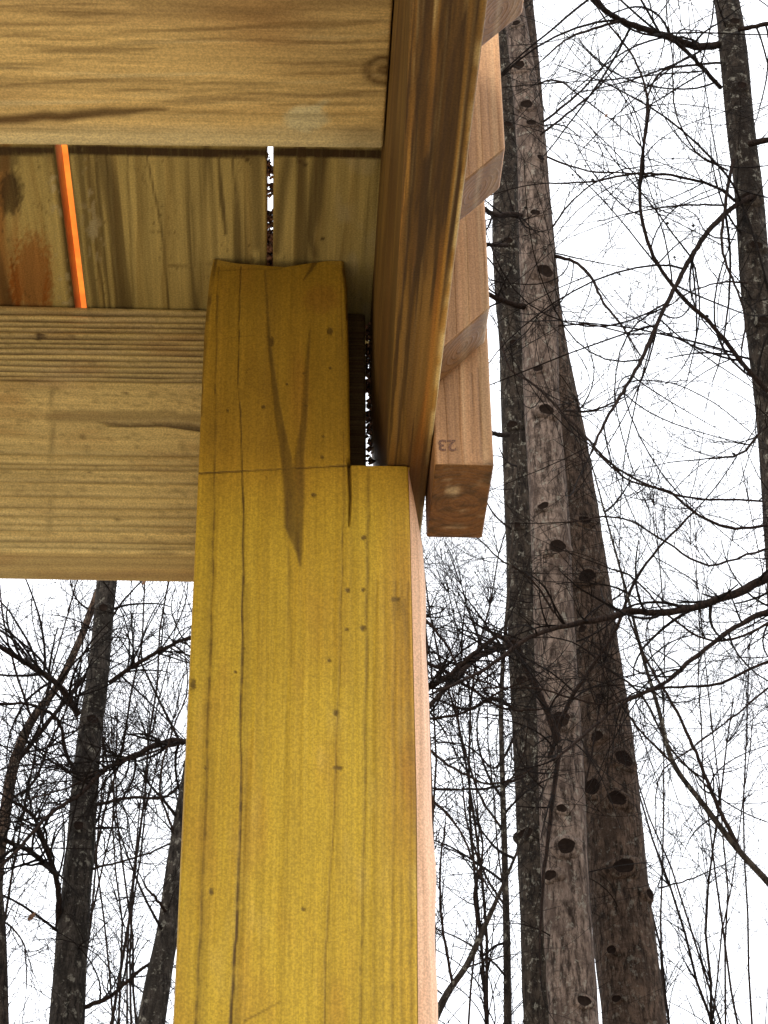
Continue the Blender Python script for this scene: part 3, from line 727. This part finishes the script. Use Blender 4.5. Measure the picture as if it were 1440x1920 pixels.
def tree(name, label, Y, pp, mat, scars=(), limbs=(), twig=(.5, 2), seed=0, up_extra=7., rough=.06, cat='tree', group=None, side=.5, sparse=1., tmat=None, upb=.15, wildtop=6):
    A, r = trunk_path(pp, Y, up_extra)
    base = A[0].copy(); base[2] = 0
    root = thing(name, base, label, cat, group)
    V, Fq = trunk_mesh(A, r, 44, rough, seed)
    link('trunk', mesh_np('trunk', V-base, Fq), mat, root)
    # branch scars: a dark sunken eye inside a swollen lip
    for (sx, sy, sr) in scars:
        c = on_y(sx, sy, Y)
        i = int(np.argmin(np.abs(A[:, 2]-c[2]))); ax = A[i]; R0 = r[i]
        dx = float(np.clip(c[0]-ax[0], -R0*.97, R0*.97)); nrm = np.array([dx, -math.sqrt(max(R0*R0-dx*dx, 1e-6)), -.0]); nrm /= np.linalg.norm(nrm); s_ = sr*depth_of(c)/F
        cc = ax+nrm*(R0*1.01+.06*s_); cc[2] = c[2]; s = sr*depth_of(c)/F
        a1 = np.cross(nrm, [0, 0, 1.]); a1 /= np.linalg.norm(a1); a2 = np.cross(nrm, a1)
        k = 18; rings = ((1.9, -.45), (1.4, .12), (.98, .24), (.80, .12), (.4, .04), (.0, .06)); V = []
        ph = RNG.random()*6
        for q, h in rings:
            for j in range(k):
                an = j*2*math.pi/k; wv = 1+.10*math.sin(2*an+ph)+.05*math.sin(3*an+ph*2)+.05*math.sin(5*an+ph*3)
                V.append(cc+a1*math.cos(an)*q*s*wv*1.12+a2*math.sin(an)*q*s*wv*.9+nrm*h*s-base)
        Fq = [[e*k+j, e*k+(j+1) % k, (e+1)*k+(j+1) % k, (e+1)*k+j] for e in range(len(rings)-1) for j in range(k)]
        me = mesh_np('branch_scar', V, Fq); o = link('branch_scar', me, [mat, m_scar], root)
        mi = np.array([0]*k*2+[1]*k*3, np.int32); me.polygons.foreach_set('material_index', mi)
    T = Tubes(); pods = []
    for lb in limbs:
        pts, w0, w1 = lb['p'], lb['w'][0], lb['w'][1]
        y0, y1 = lb.get('Y', (Y, Y-.6)); n = max(10, len(pts)*5)
        q = smooth([(a[0], a[1]) for a in pts], n)
        t_ = np.linspace(0, 1, n)
        P = np.array([on_y(a[0], a[1], y0+(y1-y0)*s) for a, s in zip(q, t_)])
        wv = (RNG.random((n, 3))-.5)*.006; wv[0] = 0; P = P+wv*1.0
        R = np.array([(w0+(w1-w0)*s)*.5*depth_of(c)/F for s, c in zip(t_, P)])*(1+.15*(RNG.random(n)-.5))
        B = Tubes(); B.add(P, R, 8); B.build('branch', tmat or b_limb, root, base)
        m_ = lb.get('kids', 10); lv = lb.get('lvl', 2); Lk = lb.get('len', .55)
        for _ in range(int(m_*sparse)):
            i = int(RNG.integers(1, n-1)); d = P[min(i+1, n-1)]-P[i-1]; d /= np.linalg.norm(d)
            s = np.cross(d, rnd_unit()); s /= np.linalg.norm(s); a = RNG.uniform(.55, 1.3)
            grow(T, P[i], d*math.cos(a)+s*math.sin(a), Lk*RNG.uniform(.5, 1.5), min(R[i]*.5, .0075), lv, upb, .42, 2, (pods, lb.get('pod', 0)))
        if lb.get('tip', 1): grow(T, P[-1], (P[-1]-P[-3])/np.linalg.norm(P[-1]-P[-3]), Lk, R[-1]*.8, lv, upb, .2, 2, (pods, lb.get('pod', 0)))
    # side twigs off the trunk within the part that can be seen
    for _ in range(int(twig[1])):
        i = int(RNG.integers(len(A)*.2, len(A)*.97)); an = RNG.uniform(0, 2*math.pi)
        d = np.array([math.cos(an), math.sin(an)*.7, RNG.uniform(.1, .8)]); d /= np.linalg.norm(d)
        grow(T, A[i]+d*r[i]*.9, d, twig[0]*RNG.uniform(.5, 1.6), RNG.uniform(.003, .008), 2, upb, .3, 3)
    if T.V:
        o = T.build('twigs', b_twig, root, base); o['kind'] = 'stuff'
    if pods:
        k = len(pods); ico = [(0, 0, 1), (.9, 0, 0), (0, .9, 0), (-.9, 0, 0), (0, -.9, 0), (0, 0, -1)]
        f = [(0, 1, 2), (0, 2, 3), (0, 3, 4), (0, 4, 1), (5, 2, 1), (5, 3, 2), (5, 4, 3), (5, 1, 4)]
        V = []; Fq = []
        for i, p in enumerate(pods):
            s = RNG.uniform(.006, .012)
            for v in ico: V.append(p+np.array(v)*s-base)
            Fq += [[a+i*6 for a in g] for g in f]
        o = link('seed_balls', mesh_np('seed_balls', V, Fq, False), b_twig, root); o['kind'] = 'stuff'
    return root

L_ = lambda p, w, **k: dict(p=p, w=w, **k)
# the three trunks close together right of the deck
tree('tulip_tree', 'pale spotted trunk, middle of the three standing close together', 10.0,
     [(950, -60, 19), (970, 60, 21), (980, 130, 23), (998, 300, 28), (1004, 430, 31), (1010, 530, 34), (1016, 750, 34), (1032, 1000, 37), (1041, 1200, 39), (1050, 1400, 42), (1060, 1650, 45), (1076, 1920, 47)],
     b_pale, scars=((985, 215, 11), (972, 140, 11), (1017, 532, 15), (1006, 712, 8), (1020, 790, 13), (1016, 968, 9), (1040, 1046, 15), (1046, 1370, 17), (1056, 1606, 16), (1030, 1655, 12), (1088, 1893, 12), (1048, 1535, 9), (966, 60, 7), (993, 250, 8), (1000, 420, 8), (1010, 315, 7)),
     limbs=[L_([(990, 408), (960, 402), (930, 404), (895, 382)], (13, 8), Y=(10, 9.6), kids=6, len=.3),
            L_([(1000, 580), (955, 568), (905, 548)], (13, 9), Y=(10, 9.7), kids=5, len=.3),
            L_([(985, 275), (1030, 240), (1110, 175), (1180, 95)], (5, 3), Y=(10, 9.4), kids=5, len=0.98, pod=.3),
            L_([(1035, 480), (1075, 490), (1105, 515), (1130, 565), (1165, 610), (1190, 650)], (7, 3.5), Y=(10, 9.3), kids=11, len=0.89),
            L_([(1000, 160), (1040, 150), (1100, 190), (1180, 250)], (4, 2), Y=(10, 9.3), kids=6, len=0.89, pod=.4),
            L_([(1015, 290), (1100, 320), (1180, 325), (1300, 345)], (4, 2.4), Y=(10, 9.2), kids=9, len=0.98),
            L_([(1025, 440), (1080, 370), (1160, 320), (1240, 310)], (4, 2), Y=(10, 9.6), kids=8, len=0.98),
            L_([(1010, 235), (1090, 170), (1150, 100), (1180, 60)], (5, 2.4), Y=(10, 9.2), kids=8, len=0.98, pod=.4),
            L_([(1040, 612), (1100, 608), (1180, 625), (1290, 622)], (3.4, 2), Y=(10, 9.5), kids=9, len=0.98),
            L_([(1030, 1420), (1060, 1330), (1110, 1250), (1150, 1190), (1195, 1080), (1300, 960)], (9, 4), Y=(9.7, 9.0), kids=9, len=0.98),
            L_([(1048, 1390), (1020, 1320), (985, 1250), (960, 1200), (945, 1195)], (15, 9), Y=(9.6, 9.4), kids=3, len=.25),
            L_([(1050, 1400), (1030, 1550), (1015, 1700), (1012, 1830)], (10, 4), Y=(9.6, 9.55), kids=3, len=.3),
            L_([(1040, 1150), (990, 1080), (940, 1050), (880, 1000), (800, 985)], (5, 2), Y=(9.6, 9.2), kids=8, len=.4)],
     twig=(.5, 12), seed=1)
tree('tall_tree', 'dark mossy trunk, leftmost and thinnest of the three standing close together', 10.5,
     [(935, -60, 18), (944, 60, 20), (950, 300, 24), (949, 450, 27), (961, 620, 27), (972, 900, 28), (978, 1000, 29), (981, 1150, 30), (994, 1400, 31), (1004, 1650, 32), (1015, 1920, 33)],
     b_dark, scars=((950, 470, 8), (958, 812, 9), (975, 1290, 10), (984, 1575, 13), (950, 250, 7), (965, 1000, 8), (960, 660, 7)),
     limbs=[L_([(952, 815), (935, 815), (918, 810)], (10, 8), Y=(9.7, 9.5), kids=2, len=.2),
            L_([(950, 460), (930, 460), (902, 456)], (9, 6), Y=(9.7, 9.5), kids=3, len=.25),
            L_([(940, 640), (955, 690), (1000, 720), (1080, 800), (1160, 880), (1260, 925), (1440, 940)], (5, 4), Y=(9.4, 8.8), kids=17, len=0.98),
            L_([(960, 1210), (930, 1215), (890, 1235), (850, 1275), (800, 1330)], (14, 9), Y=(9.6, 9.2), kids=9, len=.35),
            L_([(965, 1330), (930, 1310), (880, 1330), (815, 1310)], (7, 4), Y=(9.6, 9.2), kids=12, len=.4),
            L_([(985, 1455), (930, 1475), (870, 1480), (810, 1478)], (6, 4), Y=(9.6, 9.2), kids=12, len=.4),
            L_([(970, 1370), (925, 1440), (880, 1400), (815, 1390)], (5, 3), Y=(9.6, 9.2), kids=10, len=.4)],
     twig=(.45, 14), seed=2, rough=.09)
tree('large_tree', 'thickest brown grey trunk, rightmost of the three standing close together', 11.2,
     [(965, -60, 26), (978, 60, 28), (1005, 430, 32), (1024, 620, 35), (1062, 820, 38), (1086, 1000, 43), (1112, 1200, 47), (1136, 1400, 52), (1154, 1600, 56), (1189, 1920, 61)],
     b_mid, scars=((1090, 1000, 10), (1095, 1105, 15), (1088, 1200, 8), (1114, 1403, 11), (1160, 1446, 17), (1108, 1494, 17), (1148, 1522, 16), (1161, 1648, 17), (1210, 1690, 12), (1141, 1799, 9), (1120, 1330, 8), (1150, 1890, 8)),
     limbs=[L_([(1060, 770), (1110, 770), (1170, 745)], (5, 3), Y=(11, 10.5), kids=11, len=0.98),
            L_([(1120, 1240), (1200, 1300), (1255, 1400), (1330, 1480)], (5, 4), Y=(11, 10.6), kids=17, len=0.98),
            L_([(1235, 1665), (1290, 1650), (1360, 1620)], (4, 2), Y=(11, 10.6), kids=8, len=.4)],
     twig=(.55, 14), seed=3)
tree('tall_tree', 'dark trunk running down the upper right edge of the photo', 8.2,
     [(1345, -60, 21), (1362, 0, 23), (1375, 100, 26), (1388, 230, 26), (1405, 370, 27), (1418, 540, 29), (1440, 700, 31), (1458, 850, 34), (1475, 1100, 38), (1500, 1500, 44), (1530, 1920, 52)],
     b_dark, scars=((1372, 60, 9), (1385, 180, 9), (1400, 390, 13), (1412, 480, 11), (1425, 620, 10)),
     limbs=[L_([(1352, 84), (1310, 88), (1260, 72), (1210, 55), (1165, 38), (1130, 15), (1100, -20)], (15, 10), Y=(8.2, 7.6), kids=13, len=1.19, pod=.2),
            L_([(1160, 40), (1110, 55), (1060, 75), (1020, 110)], (6, 3), Y=(7.7, 7.5), kids=9, len=0.95, pod=.5),
            L_([(1352, 165), (1315, 125), (1280, 90), (1255, 72)], (9, 7), Y=(8.2, 7.9), kids=6, len=0.95),
            L_([(1352, 118), (1300, 122), (1240, 135), (1220, 165), (1210, 240), (1200, 330)], (5, 3), Y=(8.2, 7.7), kids=11, len=1.07),
            L_([(1410, 368), (1385, 382), (1340, 420), (1300, 475), (1265, 540), (1235, 600), (1205, 670), (1170, 730), (1135, 790), (1108, 850)], (11, 5), Y=(8.1, 7.4), kids=25, len=1.07),
            L_([(1385, 382), (1350, 355), (1290, 335), (1200, 325), (1110, 340), (1030, 344)], (6, 3), Y=(8.1, 7.5), kids=15, len=1.07),
            L_([(1440, 735), (1400, 690), (1340, 615), (1265, 540), (1225, 480), (1202, 400), (1203, 300), (1215, 200), (1190, 110), (1130, 30), (1110, -10)], (10, 3), Y=(8.1, 7.4), kids=23, len=1.07),
            L_([(1375, 300), (1362, 370), (1355, 470), (1380, 540), (1398, 600), (1390, 655)], (7, 3.5), Y=(8.1, 7.7), kids=11, len=0.82, pod=.7),
            L_([(1360, 385), (1280, 385), (1180, 400), (1120, 415)], (4, 2), Y=(8.1, 7.6), kids=13, len=0.95, pod=.5),
            L_([(1365, 320), (1310, 290), (1270, 220), (1260, 100), (1250, 20)], (4, 2), Y=(8.1, 7.6), kids=13, len=0.95),
            L_([(1400, 530), (1350, 530), (1300, 545), (1230, 590)], (4, 2), Y=(8.1, 7.6), kids=13, len=0.82, pod=.9),
            L_([(1380, 450), (1330, 440), (1300, 400), (1260, 380)], (3, 2), Y=(8.1, 7.6), kids=13, len=0.72, pod=.9),
            L_([(1385, 55), (1440, 45), (1500, 30)], (9, 7), Y=(8.1, 7.9), kids=6, len=0.95),
            L_([(1405, 270), (1440, 262), (1500, 240)], (12, 9), Y=(8.1, 7.9), kids=6, len=0.95)],
     twig=(.4, 20), seed=4)
tree('roadside_tree', 'tree beyond the right edge whose long dark branches cross the trunks', 6.6,
     [(1640, 700, 60), (1650, 1000, 64), (1665, 1400, 70), (1690, 1920, 80)], b_dark,
     limbs=[L_([(1645, 1000), (1540, 1030), (1440, 1082), (1380, 1112), (1310, 1136), (1235, 1150), (1180, 1146), (1130, 1160), (1050, 1176), (985, 1200), (930, 1240), (870, 1275), (812, 1300)], (22, 5), Y=(6.6, 6.0), kids=30, len=.28),
            L_([(1645, 1060), (1540, 1110), (1440, 1145), (1380, 1175), (1300, 1235), (1230, 1290), (1180, 1312), (1110, 1365), (1040, 1425)], (13, 5), Y=(6.6, 6.0), kids=24, len=.26),
            L_([(1645, 1150), (1540, 1190), (1440, 1240), (1330, 1285), (1240, 1290), (1130, 1320), (1000, 1290), (900, 1290)], (7, 3), Y=(6.6, 6.1), kids=15, len=.3),
            L_([(1640, 900), (1540, 950), (1440, 985), (1380, 990), (1300, 960), (1260, 925), (1180, 900), (1100, 830)], (8, 3), Y=(6.5, 6.1), kids=16, len=.3),
            L_([(1640, 960), (1500, 1010), (1400, 1040), (1330, 1060), (1240, 1010), (1160, 970), (1060, 980)], (6, 3), Y=(6.5, 6.1), kids=14, len=.3),
            L_([(1640, 850), (1500, 830), (1440, 800), (1390, 850), (1330, 860)], (7, 4), Y=(6.5, 6.2), kids=16, len=.3),
            L_([(1640, 1080), (1500, 1115), (1430, 1175), (1330, 1200), (1260, 1160), (1180, 1080), (1130, 1060)], (7, 3), Y=(6.5, 6.2), kids=18, len=.3),
            L_([(1440, 1290), (1380, 1340), (1300, 1400), (1240, 1450), (1230, 1560)], (4, 2), Y=(6.4, 6.2), kids=10, len=.25)],
     twig=(.4, 10), seed=5, up_extra=5)
tree('leaning_tree', 'slender tree leaning across the sky right of the three trunks', 9.0,
     [(1150, 1020, 2), (1180, 1130, 2.6), (1205, 1230, 3.2), (1235, 1330, 4), (1262, 1430, 5), (1320, 1510, 6), (1390, 1600, 7), (1450, 1665, 8), (1520, 1760, 9), (1600, 1920, 11)], b_dark,
     limbs=[L_([(1385, 1590), (1340, 1500), (1300, 1400), (1255, 1310), (1230, 1270), (1200, 1210), (1180, 1160)], (9, 4), Y=(9, 8.8), kids=12, len=.4),
            L_([(1260, 1430), (1210, 1380), (1150, 1300)], (5, 3), Y=(9, 8.8), kids=8, len=.4)],
     twig=(.4, 12), seed=6, up_extra=1.5)
# left side
tree('patchy_tree', 'grey patched trunk in the gap left of the deck post', 8.6,
     [(225, 850, 17), (208, 980, 18), (200, 1090, 19), (192, 1180, 19), (183, 1270, 21), (170, 1370, 23), (160, 1470, 25), (150, 1600, 27), (138, 1720, 30), (125, 1920, 33)], b_left,
     scars=((175, 1360, 10), (195, 1150, 8), (150, 1560, 9)),
     limbs=[L_([(206, 1280), (240, 1255), (285, 1228), (330, 1205), (375, 1188)], (10, 6), Y=(8.6, 8.2), kids=20, len=0.42),
            L_([(148, 1340), (115, 1290), (60, 1250), (0, 1212), (-60, 1170)], (13, 9), Y=(8.6, 8.2), kids=23, len=0.42),
            L_([(145, 1458), (122, 1405), (108, 1350), (60, 1322), (0, 1320)], (8, 5), Y=(8.6, 8.1), kids=20, len=0.42),
            L_([(110, 1745), (106, 1650), (85, 1590), (62, 1530), (20, 1500)], (13, 6), Y=(8.6, 8.2), kids=20, len=0.42),
            L_([(105, 1638), (60, 1600), (20, 1580), (-30, 1560)], (12, 9), Y=(8.5, 8.1), kids=17, len=0.42),
            L_([(178, 1510), (240, 1496), (310, 1494), (350, 1460)], (7, 5), Y=(8.6, 8.3), kids=17, len=0.36),
            L_([(165, 1630), (230, 1615), (290, 1595), (360, 1560)], (5, 3), Y=(8.6, 8.2), kids=17, len=0.36),
            L_([(155, 1890), (200, 1872), (262, 1820), (330, 1775)], (9, 5), Y=(8.6, 8.3), kids=17, len=0.36)],
     twig=(.4, 34), seed=7, rough=.08)
tree('bent_tree', 'dark leaning trunk half hidden behind the left edge of the post', 7.9,
     [(372, 1330, 7), (352, 1450, 10), (338, 1540, 13), (325, 1650, 18), (315, 1740, 21), (300, 1820, 24), (283, 1920, 27)], b_left,
     limbs=[L_([(360, 1392), (310, 1390), (262, 1412), (200, 1440), (150, 1490), (95, 1525), (45, 1580), (0, 1625), (-40, 1660)], (12, 5), Y=(7.9, 7.5), kids=44, len=0.40),
            L_([(360, 1388), (300, 1405), (240, 1425), (190, 1445), (120, 1480), (40, 1500)], (5, 3), Y=(7.9, 7.6), kids=23, len=0.36),
            L_([(320, 1720), (295, 1688), (270, 1658)], (7, 4), Y=(7.9, 7.7), kids=5, len=0.18),
            L_([(335, 1580), (300, 1480), (320, 1380), (350, 1300), (345, 1210)], (5, 2), Y=(7.9, 7.6), kids=17, len=0.36)],
     twig=(.35, 12), seed=8, up_extra=2)
tree('sapling', 'brown stem rising to the right behind the patched trunk', 10.5,
     [(205, 1060, 6), (180, 1120, 7), (150, 1200, 7), (105, 1290, 8), (60, 1350, 9), (30, 1420, 10), (10, 1520, 11), (-10, 1700, 12), (-25, 1920, 13)], b_mid,
     limbs=[L_([(30, 1430), (70, 1380), (110, 1330), (165, 1260), (205, 1170)], (10, 6), Y=(10.5, 10.2), kids=23, len=0.48),
            L_([(20, 1500), (60, 1470), (90, 1400), (120, 1340)], (6, 4), Y=(10.5, 10.2), kids=17, len=0.48),
            L_([(60, 1350), (30, 1260), (10, 1180), (0, 1100)], (5, 3), Y=(10.5, 10.2), kids=17, len=0.48)],
     twig=(.45, 26), seed=9, up_extra=2.5)
tree('tall_tree', 'dark trunk cut by the left photo edge near the bottom', 8.0,
     [(-26, 1400, 15), (-18, 1600, 17), (-8, 1750, 19), (-4, 1920, 21)], b_dark, limbs=[L_([(0, 1720), (40, 1760), (50, 1850)], (4, 2), Y=(8, 7.9), kids=13, len=0.36)],
     twig=(.35, 26), seed=10)
# thicket right of the post and behind
tree('understory_tree', 'thin dark understory stem between the post and the three trunks', 9.2,
     [(948, 1180, 3.5), (940, 1300, 4.5), (942, 1450, 5), (946, 1600, 6), (950, 1760, 7), (952, 1920, 8)], b_dark,
     limbs=[L_([(945, 1560), (905, 1500), (870, 1400), (850, 1300)], (5, 3), Y=(9.2, 9), kids=14, len=.35),
            L_([(948, 1700), (910, 1640), (880, 1560), (865, 1450)], (5, 3), Y=(9.2, 9), kids=14, len=.35),
            L_([(945, 1480), (980, 1420), (990, 1350)], (4, 2), Y=(9.2, 9), kids=8, len=.3)],
     twig=(.35, 34), seed=11, up_extra=1.5)
tree('understory_tree', 'knotted dark tangle of crossing boughs just right of the post', 7.6,
     [(700, 1180, 6), (705, 1400, 9), (712, 1650, 11), (718, 1920, 13)], b_dark,
     limbs=[L_([(705, 1300), (760, 1300), (830, 1275), (890, 1225), (945, 1195), (960, 1215)], (15, 7), Y=(7.6, 7.4), kids=22, len=.28),
            L_([(705, 1260), (760, 1240), (820, 1250), (880, 1290), (950, 1330), (1010, 1330)], (9, 4), Y=(7.6, 7.5), kids=22, len=.28),
            L_([(705, 1150), (780, 1150), (830, 1200), (870, 1260), (940, 1290)], (8, 3), Y=(7.6, 7.4), kids=20, len=.28),
            L_([(710, 1380), (780, 1350), (860, 1340), (930, 1300), (1000, 1270)], (8, 3), Y=(7.6, 7.5), kids=22, len=.28),
            L_([(710, 1420), (790, 1400), (850, 1440), (930, 1470), (1000, 1440)], (7, 3), Y=(7.6, 7.5), kids=20, len=.28),
            L_([(710, 1500), (790, 1490), (850, 1540), (900, 1640), (940, 1700)], (6, 3), Y=(7.6, 7.5), kids=16, len=.28)],
     twig=(.3, 10), seed=14, up_extra=.5)
tree('understory_tree', 'crooked dark stem slanting up just right of the post foot', 8.8,
     [(960, 1620, 3), (930, 1690, 4.5), (905, 1745, 6), (875, 1810, 7), (840, 1860, 8), (810, 1920, 9)], b_dark,
     limbs=[L_([(900, 1750), (890, 1680), (905, 1600), (890, 1500)], (6, 3), Y=(8.8, 8.6), kids=18, len=.35),
            L_([(850, 1850), (830, 1740), (825, 1640), (835, 1540)], (6, 3), Y=(8.8, 8.6), kids=18, len=.35),
            L_([(870, 1815), (920, 1800), (960, 1790)], (4, 2), Y=(8.8, 8.6), kids=6, len=.3)],
     twig=(.3, 20), seed=12, up_extra=1.)
def broom(name, label, Y, bx, by, stems, h, spread, seed, r0=.02, cat='sapling', group=None, lvl=3, L=.9, kid=4):
    """a young tree or shrub: several stems that fork upward into a fan of twigs"""
    foot = on_y(bx, by, Y); root = thing(name, (foot[0], Y, 0), label, cat, group); base = np.array([foot[0], Y, 0.])
    T = Tubes()
    for i in range(stems):
        f = (i+.5)/stems-.5 if stems > 1 else 0
        n = 26; lean = np.array([f*spread*1.7, RNG.uniform(-.3, .3)*spread*.5, 0]); zt = foot[2]+h*RNG.uniform(.8, 1.1)
        t_ = np.linspace(0, 1, n); P = base[None]+lean[None]*(t_[:, None]**1.6)*1.0; P[:, 2] = t_*zt-.05
        P[:, 0] += .22*np.sin(t_*8+i*2+seed)*t_+.04*(RNG.random(n)-.5); P[:, 1] += .12*np.cos(t_*6+i)*t_
        R = r0*(1-.8*t_); B = Tubes(); B.add(P, R, 7); B.build('stem', b_limb, root, base)
        for _ in range(kid*7):
            q = RNG.uniform(max(0, (foot[2]-.6)/zt), 1); k = min(int(q*n), n-2); d = P[k+1]-P[k]; d /= np.linalg.norm(d)
            s = np.cross(d, rnd_unit()); s /= np.linalg.norm(s); a = RNG.uniform(.3, .7)
            grow(T, P[k], d*math.cos(a)+s*math.sin(a), L*RNG.uniform(.4, 1.1), max(R[k]*.5, .003), lvl-1, .22, .35, 3)
    o = T.build('twigs', b_twig, root, base); o['kind'] = 'stuff'
    return root
broom('bare_sapling', 'many stemmed bare sapling at the bottom right corner', 12, 1345, 1920, 4, 2.2, 1.0, 1, .022)
broom('bare_sapling', 'fan shaped bare sapling right of the thickest trunk, low down', 15, 1270, 1920, 3, 2.6, 1.2, 2, .018)
broom('bare_sapling', 'tall fine twigged sapling filling the sky mid right', 17, 1230, 1500, 5, 3.6, 2.4, 3, .018, L=1.2, kid=5)
broom('bare_sapling', 'fine twigged sapling near the right edge behind the crossing branches', 16, 1400, 1500, 4, 3.4, 1.8, 4, .018, L=1.1, kid=4)
broom('bare_sapling', 'dense bare sapling in the gap just right of the post', 11, 870, 1920, 5, 3.2, 1.1, 5, .02, kid=5)
broom('bare_sapling', 'sapling reaching up behind the hanging railing post', 14, 850, 1300, 3, 1.6, 1.0, 6, .016, kid=4)
broom('bare_sapling', 'upright bare sapling between the patched trunk and the post', 12, 245, 1920, 4, 3.0, .9, 7, .018, kid=4)
broom('bare_sapling', 'loose bare sapling high left of the patched trunk', 13, 60, 1600, 5, 3.2, 1.8, 8, .02, kid=4)
broom('bare_sapling', 'bare sapling behind the patched trunk at the lower left corner', 10, 50, 1920, 4, 1.7, .8, 9, .016, kid=4)
broom('bare_sapling', 'feathery sapling above the beam gap beside the patched trunk', 15, 290, 1500, 3, 3.2, 1.2, 10, .016, kid=4)
# a few dead leaves still hanging
m_leaf, t, b = new_mat('dead_leaf'); tc = t.nodes.new('ShaderNodeTexCoord'); a = noi(t, E(t, tc.outputs['Object']), 60, 2)
cc = mixc(t, a, (.07, .03, .015), (.14, .07, .03)); t.links.new(cc.k, b.inputs['Base Color']); b.inputs['Roughness'].default_value = .8
for (lx, ly, Yl, s, lab) in ((60, 1718, 8.3, 11, 'single curled dead leaf at the lower left, against white sky'),
                             (1137, 216, 8.9, 6, 'small dark seed cluster hanging in the upper right sky'),
                             (270, 1092, 8.3, 7, 'small dead leaf hanging just under the beam')):
    p = on_y(lx, ly, Yl); k = depth_of(p)/F*s
    V = []
    for i in range(9):
        t_ = i/8; wd = math.sin(math.pi*t_**.8)*.45*(1+.25*math.sin(i*2.3))
        for j in (-1, 0, 1): V.append(((t_-.5)*2*k, abs(j)*.35*k*wd, j*wd*k+(t_-.5)*.6*k))
    Fq = [[i*3+j, i*3+j+1, i*3+j+4, i*3+j+3] for i in range(8) for j in (0, 1)]
    o = link('dead_leaf', mesh_np('dead_leaf', V, Fq), m_leaf); o.location = p; o.rotation_euler = (.2, -.6, .3); tag(o, lab, 'leaf')
